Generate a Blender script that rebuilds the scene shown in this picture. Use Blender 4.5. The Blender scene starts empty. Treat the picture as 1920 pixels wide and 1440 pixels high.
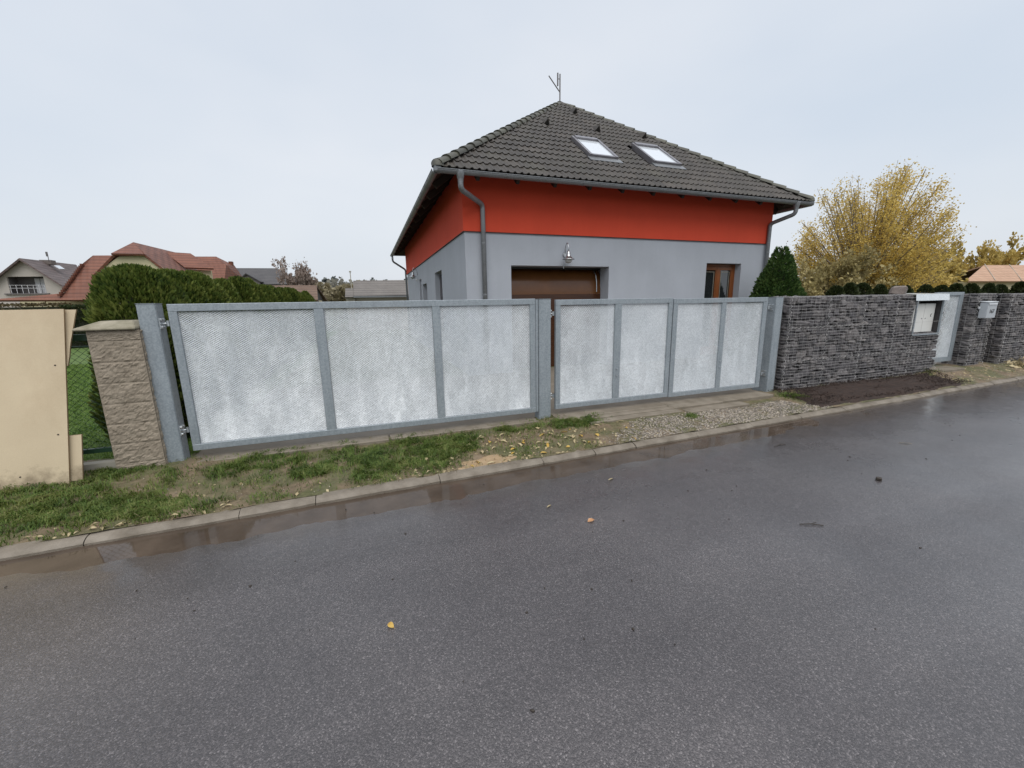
import bpy, bmesh, math, random
import numpy as np
from mathutils import Vector, Matrix

# ---------------------------------------------------------------- camera, sky, sun, exposure
sc = bpy.context.scene
COL = sc.collection
CAMH = 1.75                                   # eye height above the asphalt
cam_d = bpy.data.cameras.new('camera'); cam = bpy.data.objects.new('camera', cam_d); COL.objects.link(cam)
cam_d.sensor_width = 36.0; cam_d.lens = 14.077; cam_d.clip_start = 0.05; cam_d.clip_end = 5000
cR = Vector((0.94353, -0.33080, -0.01793)); cU = Vector((0.08206, 0.18093, 0.98007)); cF = Vector((0.32097, 0.92619, -0.19786))
cam.matrix_world = Matrix(((cR.x, cU.x, -cF.x, 0), (cR.y, cU.y, -cF.y, 0), (cR.z, cU.z, -cF.z, CAMH), (0, 0, 0, 1)))
sc.camera = cam

SUN_ELEV, SUN_AZ = math.radians(63), math.radians(192)     # azimuth clockwise from +y: behind the camera, a little to the left
world = bpy.data.worlds.new('World'); sc.world = world; world.use_nodes = True
wn = world.node_tree; wn.nodes.clear()
w_out = wn.nodes.new('ShaderNodeOutputWorld'); w_bg = wn.nodes.new('ShaderNodeBackground')
w_sky = wn.nodes.new('ShaderNodeTexSky'); w_sky.sky_type = 'NISHITA'; w_sky.sun_disc = False
w_sky.sun_elevation = SUN_ELEV; w_sky.sun_rotation = SUN_AZ; w_sky.dust_density = 4.0; w_sky.air_density = 1.5
w_tc = wn.nodes.new('ShaderNodeTexCoord'); w_map = wn.nodes.new('ShaderNodeMapping'); w_map.inputs['Scale'].default_value = (1, 1, 2.2)
w_noise = wn.nodes.new('ShaderNodeTexNoise'); w_noise.inputs['Scale'].default_value = 1.3; w_noise.inputs['Detail'].default_value = 4
w_ramp = wn.nodes.new('ShaderNodeValToRGB')          # closed cloud layer, thinner and thicker places
w_ramp.color_ramp.elements[0].position = 0.28; w_ramp.color_ramp.elements[0].color = (3.80, 4.20, 4.75, 1)
w_ramp.color_ramp.elements[1].position = 0.72; w_ramp.color_ramp.elements[1].color = (4.65, 4.84, 5.15, 1)
w_mix = wn.nodes.new('ShaderNodeMix'); w_mix.data_type = 'RGBA'; w_mix.inputs['Factor'].default_value = 0.90
wn.links.new(w_tc.outputs['Generated'], w_map.inputs['Vector']); wn.links.new(w_map.outputs['Vector'], w_noise.inputs['Vector'])
wn.links.new(w_noise.outputs['Fac'], w_ramp.inputs['Fac'])
wn.links.new(w_sky.outputs['Color'], w_mix.inputs['A']); wn.links.new(w_ramp.outputs['Color'], w_mix.inputs['B'])
wn.links.new(w_mix.outputs['Result'], w_bg.inputs['Color']); w_bg.inputs['Strength'].default_value = 0.10
wn.links.new(w_bg.outputs['Background'], w_out.inputs['Surface'])

sun_d = bpy.data.lights.new('sun', 'SUN'); sun = bpy.data.objects.new('sun', sun_d); COL.objects.link(sun)
sun_d.energy = 1.5; sun_d.angle = math.radians(70); sun_d.color = (1.0, 0.97, 0.93)
sdir = Vector((math.sin(SUN_AZ) * math.cos(SUN_ELEV), math.cos(SUN_AZ) * math.cos(SUN_ELEV), math.sin(SUN_ELEV)))
sun.rotation_euler = sdir.to_track_quat('Z', 'Y').to_euler()
sc.view_settings.view_transform = 'Standard'; sc.view_settings.look = 'None'
sc.view_settings.exposure = 0.82; sc.view_settings.gamma = 1.0; sc.view_settings.use_curve_mapping = False

rnd = random.Random(7); rng = np.random.default_rng(11)
PI = math.pi

# ---------------------------------------------------------------- helpers
def tag(o, label=None, cat=None, group=None, kind=None):
    if label: o['label'] = label
    if cat: o['category'] = cat
    if group: o['group'] = group
    if kind: o['kind'] = kind
    return o

def empty(name, loc=(0, 0, 0), rz=0.0, label=None, cat=None, group=None, parent=None):
    o = bpy.data.objects.new(name, None); COL.objects.link(o); o.empty_display_size = .1
    o.location = loc; o.rotation_euler = (0, 0, rz); o.parent = parent
    return tag(o, label, cat, group)

def link(name, me, parent=None, loc=None, rot=None, scale=None):
    o = bpy.data.objects.new(name, me); COL.objects.link(o)
    if parent: o.parent = parent
    if loc is not None: o.location = loc
    if rot is not None: o.rotation_euler = rot
    if scale is not None: o.scale = scale
    return o

def mesh_np(name, V, F, mat=None, smooth=False):
    """mesh from an (n,3) array and an (m,k) array of equal-sided faces"""
    V = np.asarray(V, dtype=np.float32); F = np.asarray(F, dtype=np.int32); m, k = F.shape
    me = bpy.data.meshes.new(name)
    me.vertices.add(len(V)); me.vertices.foreach_set('co', V.ravel())
    me.loops.add(m * k); me.loops.foreach_set('vertex_index', F.ravel())
    me.polygons.add(m); me.polygons.foreach_set('loop_start', np.arange(0, m * k, k, dtype=np.int32))
    me.polygons.foreach_set('loop_total', np.full(m, k, dtype=np.int32))
    if smooth: me.polygons.foreach_set('use_smooth', np.ones(m, dtype=bool))
    me.update(calc_edges=True); me.validate()
    if mat: me.materials.append(mat)
    return me

class MB:
    def __init__(s): s.v = []; s.f = []
    def add(s, vs, fs):
        n = len(s.v); s.v += [tuple(x) for x in vs]; s.f += [tuple(i + n for i in f) for f in fs]; return s
    def box(s, x0, x1, y0, y1, z0, z1, M=None):
        vs = [(x, y, z) for z in (z0, z1) for y in (y0, y1) for x in (x0, x1)]
        if M is not None: vs = [tuple(M @ Vector(v)) for v in vs]
        return s.add(vs, [(0, 2, 3, 1), (4, 5, 7, 6), (0, 1, 5, 4), (2, 6, 7, 3), (0, 4, 6, 2), (1, 3, 7, 5)])
    def poly(s, pts, th=None):
        """flat polygon, or a slab of thickness th behind it"""
        n = len(pts); pts = [Vector(p) for p in pts]
        if not th: return s.add(pts, [tuple(range(n))])
        nv = Vector((0, 0, 0))
        for i in range(n):
            a, b = pts[i], pts[(i + 1) % n]; nv += a.cross(b)
        nv.normalize(); back = [p - nv * th for p in pts]
        fs = [tuple(range(n)), tuple(range(2 * n - 1, n - 1, -1))] + [(i, n + i, n + (i + 1) % n, (i + 1) % n) for i in range(n)]
        return s.add(pts + back, fs)
    def tube(s, pts, r, n=6, cap=True, closed=False):
        pts = [Vector(p) for p in pts]; k = len(pts); rr = r if isinstance(r, (list, tuple)) else [r] * k
        base = len(s.v); up = None
        for i, p in enumerate(pts):
            t = (pts[min(i + 1, k - 1)] - pts[max(i - 1, 0)])
            if t.length < 1e-9: t = Vector((0, 0, 1))
            t.normalize()
            if up is None: up = t.orthogonal().normalized()
            up = (up - t * up.dot(t))
            if up.length < 1e-6: up = t.orthogonal()
            up.normalize(); w = t.cross(up)
            for j in range(n):
                a = 2 * PI * j / n; s.v.append(tuple(p + (up * math.cos(a) + w * math.sin(a)) * rr[i]))
        for i in range(k - 1):
            for j in range(n):
                a = base + i * n + j; b = base + i * n + (j + 1) % n
                s.f.append((a, b, b + n, a + n))
        if cap:
            s.f.append(tuple(base + j for j in range(n - 1, -1, -1))); s.f.append(tuple(base + (k - 1) * n + j for j in range(n)))
        return s
    def lathe(s, prof, c, n=16, axis=None):
        """profile [(r, z)] round the z axis at c"""
        base = len(s.v)
        for r, z in prof:
            for j in range(n):
                a = 2 * PI * j / n; s.v.append((c[0] + r * math.cos(a), c[1] + r * math.sin(a), c[2] + z))
        for i in range(len(prof) - 1):
            for j in range(n):
                a = base + i * n + j; b = base + i * n + (j + 1) % n; s.f.append((a, b, b + n, a + n))
        return s
    def mesh(s, name, mat=None, smooth=False, bevel=0.0, bseg=1):
        me = bpy.data.meshes.new(name); me.from_pydata(s.v, [], s.f); me.validate()
        bm = bmesh.new(); bm.from_mesh(me)
        bmesh.ops.recalc_face_normals(bm, faces=bm.faces)
        if bevel:
            ed = [e for e in bm.edges if len(e.link_faces) == 2 and e.calc_face_angle(0) > .5]
            bmesh.ops.bevel(bm, geom=ed, offset=bevel, segments=bseg, affect='EDGES', clamp_overlap=True)
        bm.to_mesh(me); bm.free()
        if smooth:
            me.polygons.foreach_set('use_smooth', [True] * len(me.polygons))
        if mat: me.materials.append(mat)
        return me
    def build(s, name, mat, parent=None, smooth=False, bevel=0.0, bseg=1, loc=None):
        return link(name, s.mesh(name, mat, smooth, bevel, bseg), parent, loc)

def smooth_by_angle(me, ang=40):
    me.polygons.foreach_set('use_smooth', [True] * len(me.polygons))
    bm = bmesh.new(); bm.from_mesh(me)
    for e in bm.edges:
        if len(e.link_faces) == 2 and e.calc_face_angle(0) > math.radians(ang): e.smooth = False
    bm.to_mesh(me); bm.free()

# value noise for layout decisions
_perm = np.random.default_rng(3).random((64, 64))
def vnoise(x, y, s=1.0, seed=0):
    x = np.asarray(x, float) * s + seed * 7.31; y = np.asarray(y, float) * s + seed * 3.77
    xi = np.floor(x).astype(int); yi = np.floor(y).astype(int); fx = x - xi; fy = y - yi
    fx = fx * fx * (3 - 2 * fx); fy = fy * fy * (3 - 2 * fy)
    g = lambda a, b: _perm[a % 64, b % 64]
    return (g(xi, yi) * (1 - fx) + g(xi + 1, yi) * fx) * (1 - fy) + (g(xi, yi + 1) * (1 - fx) + g(xi + 1, yi + 1) * fx) * fy

# ---------------------------------------------------------------- materials
class NT:
    def __init__(s, name):
        s.m = bpy.data.materials.new(name); s.m.use_nodes = True; s.t = s.m.node_tree; s.n = s.t.nodes; s.b = s.n['Principled BSDF']
        s.pos = s.n.new('ShaderNodeNewGeometry')
    def l(s, a, b): s.t.links.new(a, b)
    def noise(s, scale, detail=3, rough=.55, vec=None, dist=0.0):
        n = s.n.new('ShaderNodeTexNoise'); n.inputs['Scale'].default_value = scale; n.inputs['Detail'].default_value = detail
        n.inputs['Roughness'].default_value = rough; n.inputs['Distortion'].default_value = dist
        s.l(vec or s.pos.outputs['Position'], n.inputs['Vector']); return n.outputs['Fac']
    def voro(s, scale, feat='F1', out='Distance', vec=None):
        n = s.n.new('ShaderNodeTexVoronoi'); n.inputs['Scale'].default_value = scale; n.feature = feat
        s.l(vec or s.pos.outputs['Position'], n.inputs['Vector']); return n.outputs[out]
    def stretch(s, sc_):
        n = s.n.new('ShaderNodeMapping'); n.inputs['Scale'].default_value = sc_; s.l(s.pos.outputs['Position'], n.inputs['Vector']); return n.outputs['Vector']
    def ramp(s, fac, stops):
        n = s.n.new('ShaderNodeValToRGB'); e = n.color_ramp.elements
        while len(e) < len(stops): e.new(.5)
        for i, (p, c) in enumerate(stops):
            e[i].position = p; e[i].color = (c[0], c[1], c[2], 1) if hasattr(c, '__len__') else (c, c, c, 1)
        s.l(fac, n.inputs['Fac']); return n.outputs['Color']
    def mix(s, f, a, b, mode='MIX'):
        n = s.n.new('ShaderNodeMix'); n.data_type = 'RGBA'; n.blend_type = mode
        for sock, v in (('Factor', f), ('A', a), ('B', b)):
            i = n.inputs[sock] if sock == 'Factor' else [q for q in n.inputs if q.name == sock and q.type == 'RGBA'][0]
            if hasattr(v, 'links') or isinstance(v, bpy.types.NodeSocket): s.l(v, i)
            elif sock == 'Factor': i.default_value = v
            else: i.default_value = (v[0], v[1], v[2], 1)
        return [q for q in n.outputs if q.type == 'RGBA'][0]
    def math(s, op, a, b=0.0, clamp=False):
        n = s.n.new('ShaderNodeMath'); n.operation = op; n.use_clamp = clamp
        for i, v in enumerate((a, b)):
            if isinstance(v, bpy.types.NodeSocket): s.l(v, n.inputs[i])
            else: n.inputs[i].default_value = v
        return n.outputs[0]
    def sep(s):
        n = s.n.new('ShaderNodeSeparateXYZ'); s.l(s.pos.outputs['Position'], n.inputs[0]); return n.outputs
    def island(s):
        oi = s.n.new('ShaderNodeObjectInfo')
        return s.math('FRACT', s.math('ADD', s.math('MULTIPLY', oi.outputs['Random'], 7.13), s.pos.outputs['Random Per Island']))
    def bump(s, h, strength=.3, dist=.01, prev=None):
        n = s.n.new('ShaderNodeBump'); n.inputs['Strength'].default_value = strength; n.inputs['Distance'].default_value = dist
        s.l(h, n.inputs['Height'])
        if prev: s.l(prev, n.inputs['Normal'])
        s.l(n.outputs['Normal'], s.b.inputs['Normal']); return n.outputs['Normal']
    def set(s, color=None, rough=None, metal=None, spec=None, **kw):
        for k, v in (('Base Color', color), ('Roughness', rough), ('Metallic', metal), ('Specular IOR Level', spec)):
            if v is None: continue
            if isinstance(v, bpy.types.NodeSocket): s.l(v, s.b.inputs[k])
            elif k == 'Base Color': s.b.inputs[k].default_value = (v[0], v[1], v[2], 1)
            else: s.b.inputs[k].default_value = v
        for k, v in kw.items(): s.b.inputs[k].default_value = v
        return s.m

def simple(name, c1, c2=None, scale=4, rough=.6, metal=0.0, spec=.5, bump=0.0, bscale=60, bdist=.004, island=False, rr=None):
    t = NT(name); c2 = c2 or tuple(v * .8 for v in c1)
    col = t.ramp(t.noise(scale, 4), [(.3, c1), (.7, c2)])
    if island:
        v = t.island(); col = t.mix(.75, col, t.ramp(v, [(0, (.35, .35, .35)), (.5, (.5, .5, .5)), (1, (.68, .66, .62))]), 'OVERLAY')
    r = rough if rr is None else t.ramp(t.noise(scale * 2.3, 3), [(.3, rough), (.7, rr)])
    if bump: t.bump(t.noise(bscale, 3), bump, bdist)
    return t.set(col, r, metal, spec)

M = {}
# asphalt: grains of stone in bitumen, wet; brown silt washed along the kerb
def mk_asphalt():
    t = NT('asphalt')
    cell = t.voro(175, 'F1', 'Color'); big = t.noise(.55, 3); mid = t.noise(9, 4); grain = t.noise(220, 2, .7)
    sp = t.n.new('ShaderNodeSeparateColor'); t.l(cell, sp.inputs[0])
    g = t.ramp(sp.outputs[0], [(0, (.034, .031, .032)), (.45, (.051, .0465, .0475)), (.80, (.077, .071, .072)), (.95, (.110, .102, .103)), (1, (.17, .16, .16))])
    g = t.mix(.55, g, t.ramp(grain, [(.3, (.36, .36, .36)), (.7, (.62, .61, .60))]), 'OVERLAY')
    g = t.mix(.7, g, t.ramp(t.noise(.9, 5, .6), [(.3, (.38, .37, .39)), (.7, (.62, .60, .60))]), 'OVERLAY')
    track = t.noise(1.0, 3, .5, t.stretch((.10, 1.5, 1)))
    g = t.mix(.8, g, t.ramp(track, [(.32, (.42, .42, .42)), (.66, (.58, .575, .57))]), 'OVERLAY')
    g = t.mix(.8, g, t.ramp(t.noise(.35, 5, .7), [(.46, (.5, .5, .5)), (.53, (.44, .435, .44))]), 'OVERLAY')
    x, y, z = t.sep()
    dk = t.math('SUBTRACT', y, t.math('ADD', t.math('MULTIPLY', x, .0351), 3.753))            # metres from the kerb
    silt = t.math('ADD', t.math('MULTIPLY', t.math('ADD', dk, .62), 2.1), t.math('MULTIPLY', t.math('SUBTRACT', t.noise(1.7, 5), .5), 1.5), clamp=True)
    col = t.mix(t.math('MULTIPLY', silt, .8), g, t.ramp(t.noise(22, 4), [(.3, (.055, .040, .030)), (.7, (.10, .074, .055))]))
    rg = t.ramp(t.math('ADD', t.math('MULTIPLY', big, .6), t.math('MULTIPLY', mid, .4)), [(.36, .26), (.62, .42)])
    h = t.math('ADD', t.math('MULTIPLY', grain, .5), t.math('MULTIPLY', t.voro(175), -1.2))
    t.bump(h, .4, .004)
    film = t.ramp(t.math('ADD', t.math('MULTIPLY', t.noise(.42, 4, .6), .75), t.math('MULTIPLY', track, .30)), [(.40, .45), (.62, 1.0)])
    wet = t.math('ADD', t.math('MULTIPLY', t.math('ADD', dk, .95), 1.7), t.math('MULTIPLY', t.math('SUBTRACT', t.noise(2.6, 5, .65), .5), 2.2), clamp=True)
    film = t.math('MAXIMUM', film, wet)
    col = t.mix(t.math('MULTIPLY', wet, .6), col, (.55, .52, .50), 'MULTIPLY')
    t.l(film, t.b.inputs['Coat Weight']); t.l(t.ramp(wet, [(0, .30), (1, .13)]), t.b.inputs['Coat Roughness']); t.b.inputs['Coat IOR'].default_value = 1.36
    return t.set(col, rg, 0, .7)
M['asphalt'] = mk_asphalt()
def mk_water():
    t = NT('puddle_water')
    c = t.ramp(t.noise(3.0, 4), [(.3, (.050, .037, .028)), (.7, (.088, .066, .050))])
    t.bump(t.noise(14, 2), .012, .01)
    return t.set(c, .035, 0, .5, IOR=1.33)
M['water'] = mk_water()
def mk_dirt():
    t = NT('verge_soil')
    c = t.ramp(t.noise(6, 6, .65), [(.25, (.085, .060, .036)), (.5, (.17, .125, .080)), (.78, (.26, .20, .135))])
    moss = t.ramp(t.noise(2.6, 5, .6), [(.40, 0.0), (.58, 1.0)])
    c = t.mix(t.math('MULTIPLY', moss, .7), c, t.ramp(t.noise(30, 4), [(.3, (.045, .060, .018)), (.7, (.10, .115, .040))]))
    n = t.bump(t.noise(38, 6, .7), .9, .018)
    return t.set(c, t.ramp(t.noise(5, 3), [(.35, .45), (.65, .85)]), 0, .4)
M['dirt'] = mk_dirt()
M['sand'] = simple('wet_sand', (.34, .245, .145), (.27, .19, .11), 7, .35, spec=.5, bump=.15, bscale=70)
M['bed'] = simple('garden_compost', (.020, .011, .008), (.040, .022, .015), 9, .9, bump=1.0, bscale=55, bdist=.02)
M['lawn'] = simple('lawn_turf', (.060, .115, .018), (.095, .150, .028), 1.6, .8, bump=.8, bscale=60, bdist=.03)
M['far_ground'] = simple('field_ground', (.09, .10, .045), (.13, .115, .06), .05, .9)
M['paving'] = simple('yard_paving', (.150, .128, .100), (.20, .175, .14), 3, .6, bump=.3, bscale=40)
M['kerb'] = simple('kerb_concrete', (.215, .186, .150), (.112, .092, .068), 5.5, .5, bump=.9, bscale=70, bdist=.005, rr=.8)
M['concrete'] = simple('weathered_concrete', (.22, .19, .15), (.13, .108, .078), 4, .7, bump=.5, bscale=50, bdist=.006)
M['palecon'] = simple('pale_concrete', (.40, .38, .33), (.31, .29, .24), 4, .75, bump=.3, bscale=50)
def mk_galv(name, c1, c2, rough, metal, bump=.05):
    t = NT(name)
    c = t.mix(.5, t.ramp(t.noise(2.2, 5, .6), [(.3, c1), (.7, c2)]), t.ramp(t.voro(70, 'F1', 'Color'), [(.2, tuple(v * .86 for v in c1)), (.8, tuple(min(1, v * 1.12) for v in c2))]))
    streak = t.noise(7, 4, .6, t.stretch((3, 3, .5)))
    c = t.mix(.35 if bump else .15, c, t.ramp(streak, [(.35, (.40, .40, .41)), (.65, (.60, .60, .60))]), 'OVERLAY')
    if bump: t.bump(t.noise(45, 3), bump, .004)
    return t.set(c, t.ramp(t.noise(6, 3), [(.3, rough - .08), (.7, rough + .12)]), metal, .5)
M['galv'] = mk_galv('galvanised_steel', (.250, .288, .314), (.305, .340, .366), .45, .35)
M['mesh'] = mk_galv('expanded_metal', (.62, .655, .675), (.78, .81, .83), .38, .30, 0)
M['bright'] = mk_galv('bright_zinc_sheet', (.72, .76, .78), (.80, .83, .84), .22, .85, 0)
M['wire'] = simple('gabion_wire', (.34, .335, .33), (.44, .43, .42), 20, .45, .2)
def mk_stone(name, stops, scale=16):
    t = NT(name)
    c = t.ramp(t.noise(scale, 5, .65), stops)
    c = t.mix(.85, c, t.ramp(t.island(), [(0, (.22, .22, .24)), (.5, (.48, .47, .48)), (1, (.76, .73, .70))]), 'OVERLAY')
    t.bump(t.noise(42, 5, .7), .8, .012)
    return t.set(c, .75, 0, .35)
M['slate'] = mk_stone('grey_rubble_stone', [(.25, (.056, .054, .057)), (.55, (.130, .124, .126)), (.8, (.235, .224, .220))])
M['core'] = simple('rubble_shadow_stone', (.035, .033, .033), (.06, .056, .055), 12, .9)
M['gravel'] = mk_stone('gravel_chips', [(.25, (.17, .148, .12)), (.55, (.30, .27, .225)), (.8, (.46, .425, .37))], 30)
M['block'] = None
def mk_block():
    t = NT('split_face_block')
    c = t.ramp(t.noise(7, 6, .6), [(.3, (.225, .188, .145)), (.7, (.315, .268, .210))])
    c = t.mix(.35, c, t.ramp(t.noise(60, 3), [(.3, (.35, .35, .35)), (.7, (.62, .62, .62))]), 'OVERLAY')
    t.bump(t.noise(75, 5, .7), .7, .008)
    return t.set(c, .85, 0, .3)
M['block'] = mk_block()
M['cap'] = simple('mossy_cap_concrete', (.30, .27, .205), (.16, .145, .095), 9, .85, bump=.7, bscale=45, bdist=.008)
def mk_board():
    t = NT('particle_board')
    c = t.ramp(t.noise(2.0, 4), [(.3, (.585, .485, .335)), (.7, (.525, .43, .295))])
    c = t.mix(.3, c, t.ramp(t.noise(120, 3, .7), [(.3, (.42, .42, .42)), (.7, (.58, .58, .58))]), 'OVERLAY')
    c = t.mix(.5, c, t.ramp(t.noise(1.1, 6, .7, t.stretch((1, 1, .6))), [(.30, (.36, .35, .33)), (.5, (.5, .5, .5)), (1, (.54, .54, .54))]), 'OVERLAY')
    x, y, z = t.sep()
    mud = t.math('SUBTRACT', t.math('MULTIPLY', t.noise(9, 6, .7), .62), z, clamp=True)
    c = t.mix(t.math('MULTIPLY', mud, 3.5, clamp=True), c, (.15, .11, .07))
    return t.set(c, .6, 0, .35)
M['board'] = mk_board()
M['board_edge'] = simple('board_edge', (.30, .21, .12), (.22, .15, .08), 40, .8)
M['green_wire'] = simple('green_fence_paint', (.014, .042, .024), (.018, .055, .03), 9, .45)
def mk_render(name, c, v=.06):
    t = NT(name)
    d = tuple(x * (1 - v) for x in c); e = tuple(min(1, x * (1 + v)) for x in c)
    col = t.ramp(t.noise(.9, 5, .6), [(.3, d), (.7, e)])
    col = t.mix(.25, col, t.ramp(t.noise(1.6, 5, .65, t.stretch((2.5, 2.5, .28))), [(.30, (.43, .43, .43)), (.6, (.52, .52, .52))]), 'OVERLAY')
    col = t.mix(.25, col, t.ramp(t.noise(120, 2), [(.3, (.42, .42, .42)), (.7, (.58, .58, .58))]), 'OVERLAY')
    t.bump(t.noise(170, 2), .5, .004)
    return t.set(col, .85, 0, .3)
M['wall_grey'] = mk_render('grey_facade_render', (.365, .388, .428))
M['wall_red'] = mk_render('red_facade_render', (.575, .066, .031))
M['edge_dark'] = simple('drip_edge', (.05, .012, .008), None, 5, .7)
def mk_tile(name, stops, moss):
    t = NT(name)
    c = t.ramp(t.noise(2.4, 5, .6), stops)
    c = t.mix(.6, c, t.ramp(t.island(), [(0, (.30, .30, .30)), (.5, (.5, .5, .5)), (1, (.68, .66, .63))]), 'OVERLAY')
    mo = t.ramp(t.noise(1.3, 6, .65), [(.5, 0.0), (.72, 1.0)])
    c = t.mix(t.math('MULTIPLY', mo, .5), c, moss)
    t.bump(t.noise(90, 3), .3, .004)
    return t.set(c, .58, 0, .45)
M['tile'] = mk_tile('dark_concrete_tile', [(.3, (.036, .031, .027)), (.7, (.060, .052, .045))], (.062, .060, .042))
M['hip'] = mk_tile('hip_cap_tile', [(.3, (.055, .055, .045)), (.7, (.085, .084, .068))], (.085, .088, .055))
M['soffit'] = simple('dark_eave_boards', (.030, .020, .015), (.022, .015, .011), 3, .7)
M['zinc'] = mk_galv('grey_zinc_gutter', (.17, .18, .19), (.225, .235, .245), .42, .45)
M['brownwood'] = simple('varnished_brown_wood', (.215, .066, .014), (.16, .046, .010), 2, .35, spec=.5)
def mk_garage():
    t = NT('garage_door_brown'); c = t.ramp(t.noise(3, 4, .6, t.stretch((.6, 1, 9))), [(.3, (.034, .011, .0035)), (.7, (.062, .021, .0055))])
    return t.set(c, .22, 0, .5)
M['garage'] = mk_garage()  # brown darkened for the shade of the deep opening
M['garage_top_lit'] = simple('garage_door_brown_lit', (.130, .050, .012), (.10, .037, .009), 2, .25)  # brighter copy of the door brown: light on the curved panel painted in
def glass(name, c, rough=.03, spec=.8):
    t = NT(name); return t.set(c, rough, 0, spec, **{'Coat Weight': .6, 'Coat Roughness': .02})
M['glass'] = glass('window_glass', (.018, .020, .022))
M['skyglass'] = glass('roof_window_glass', (.62, .66, .70))
M['lead'] = simple('lead_strip', (.42, .38, .30), None, 9, .4, .4)
M['lampmetal'] = simple('brushed_lamp_steel', (.50, .51, .52), (.40, .41, .42), 20, .25, .9)
M['lampglass'] = glass('lamp_glass', (.45, .46, .46), .15)
M['skyframe'] = simple('roof_window_frame', (.19, .185, .20), (.24, .23, .245), 8, .35, .5)
M['black'] = simple('black_plastic', (.012, .012, .012), None, 8, .5)
M['antenna'] = simple('antenna_metal', (.16, .15, .15), None, 8, .5, .4)
M['white_box'] = simple('cabinet_offwhite', (.64, .64, .61), (.58, .58, .55), 3, .5)
M['mailbox'] = simple('mailbox_grey_paint', (.40, .425, .45), (.36, .385, .41), 3, .4)
M['mailtop'] = simple('mailbox_pale_lid', (.62, .65, .68), None, 3, .4)
M['ink'] = simple('black_print', (.012, .012, .014), None, 8, .6)
M['hinge'] = simple('bolt_zinc', (.55, .58, .60), (.42, .45, .47), 30, .3, .8)
M['bark'] = simple('branch_bark', (.15, .12, .085), (.21, .17, .125), 6, .85, bump=.5, bscale=30, bdist=.01)
M['birch_bark'] = simple('birch_bark', (.32, .29, .27), (.16, .14, .13), 6, .85)
def mk_leaf(name, stops, clump=1.2, tr=.35, rough=.55):
    t = NT(name)
    c = t.ramp(t.math('ADD', t.math('MULTIPLY', t.noise(clump, 4), .65), t.math('MULTIPLY', t.pos.outputs['Random Per Island'], .35)), stops)
    t.set(c, rough, 0, .3)
    tl = t.n.new('ShaderNodeBsdfTranslucent'); t.l(c, tl.inputs['Color'])
    mx = t.n.new('ShaderNodeMixShader'); mx.inputs[0].default_value = tr
    out = [n for n in t.n if n.type == 'OUTPUT_MATERIAL'][0]
    t.l(t.b.outputs[0], mx.inputs[1]); t.l(tl.outputs[0], mx.inputs[2]); t.l(mx.outputs[0], out.inputs['Surface'])
    return t.m
M['thuja'] = mk_leaf('thuja_sprays', [(.28, (.028, .052, .010)), (.48, (.085, .125, .022)), (.70, (.185, .215, .048))], 2.6)
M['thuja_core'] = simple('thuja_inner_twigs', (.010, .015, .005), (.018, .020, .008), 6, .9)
M['spruce'] = mk_leaf('spruce_needles', [(.30, (.022, .052, .014)), (.55, (.058, .110, .026)), (.75, (.125, .185, .052))], 4.0, .25)
M['box_leaf'] = mk_leaf('clipped_bush_leaves', [(.3, (.016, .026, .008)), (.7, (.042, .055, .016))], 2.0, .2)
M['autumn'] = mk_leaf('autumn_leaves', [(.28, (.37, .28, .09)), (.50, (.63, .46, .11)), (.72, (.80, .62, .21))], .6, .5)
M['autumn2'] = mk_leaf('olive_autumn_leaves', [(.30, (.28, .21, .065)), (.50, (.48, .36, .10)), (.72, (.62, .47, .16))], .5, .35)
M['olive'] = mk_leaf('dull_olive_leaves', [(.30, (.22, .18, .085)), (.55, (.36, .30, .13)), (.75, (.46, .38, .18))], .5, .3)
M['birch_leaf'] = mk_leaf('birch_twigs', [(.30, (.22, .17, .145)), (.7, (.36, .29, .25))], 1.0, .3)
M['wood_far_hazed'] = mk_leaf('far_wood', [(.30, (.21, .205, .18)), (.5, (.29, .28, .24)), (.75, (.36, .34, .28))], .05, .2)  # bare twigs paled: distance haze is put into the colour
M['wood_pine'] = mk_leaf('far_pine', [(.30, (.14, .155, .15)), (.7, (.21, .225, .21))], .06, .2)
M['scrub'] = mk_leaf('far_scrub_hazed', [(.30, (.22, .195, .125)), (.7, (.33, .285, .18))], .2, .25)  # lightened as well, haze carried by the leaf colour
M['browhedge'] = mk_leaf('brown_hedge_leaves', [(.3, (.060, .048, .022)), (.7, (.13, .095, .045))], 2, .2)
M['grass'] = mk_leaf('grass_blades', [(.28, (.040, .072, .014)), (.48, (.095, .155, .028)), (.66, (.175, .205, .055)), (.82, (.28, .25, .12))], 3.2, .35)
M['lawn_blade'] = mk_leaf('lawn_blades', [(.28, (.075, .150, .024)), (.50, (.125, .215, .036)), (.75, (.19, .27, .06))], 3.0, .4)
M['dead_stem'] = mk_leaf('dead_stems', [(.3, (.14, .11, .06)), (.7, (.26, .21, .12))], 9, .2)
M['leaf_tan'] = mk_leaf('fallen_tan_leaf', [(.3, (.34, .27, .15)), (.7, (.56, .47, .29))], 20, .2)
M['leaf_yellow'] = mk_leaf('fallen_yellow_leaf', [(.3, (.48, .27, .045)), (.7, (.62, .44, .13))], 20, .2)
M['leaf_orange'] = mk_leaf('fallen_orange_leaf', [(.3, (.42, .20, .09)), (.7, (.55, .32, .17))], 20, .2)
M['twig'] = simple('wet_twig', (.028, .022, .018), (.05, .04, .03), 30, .7)
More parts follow.
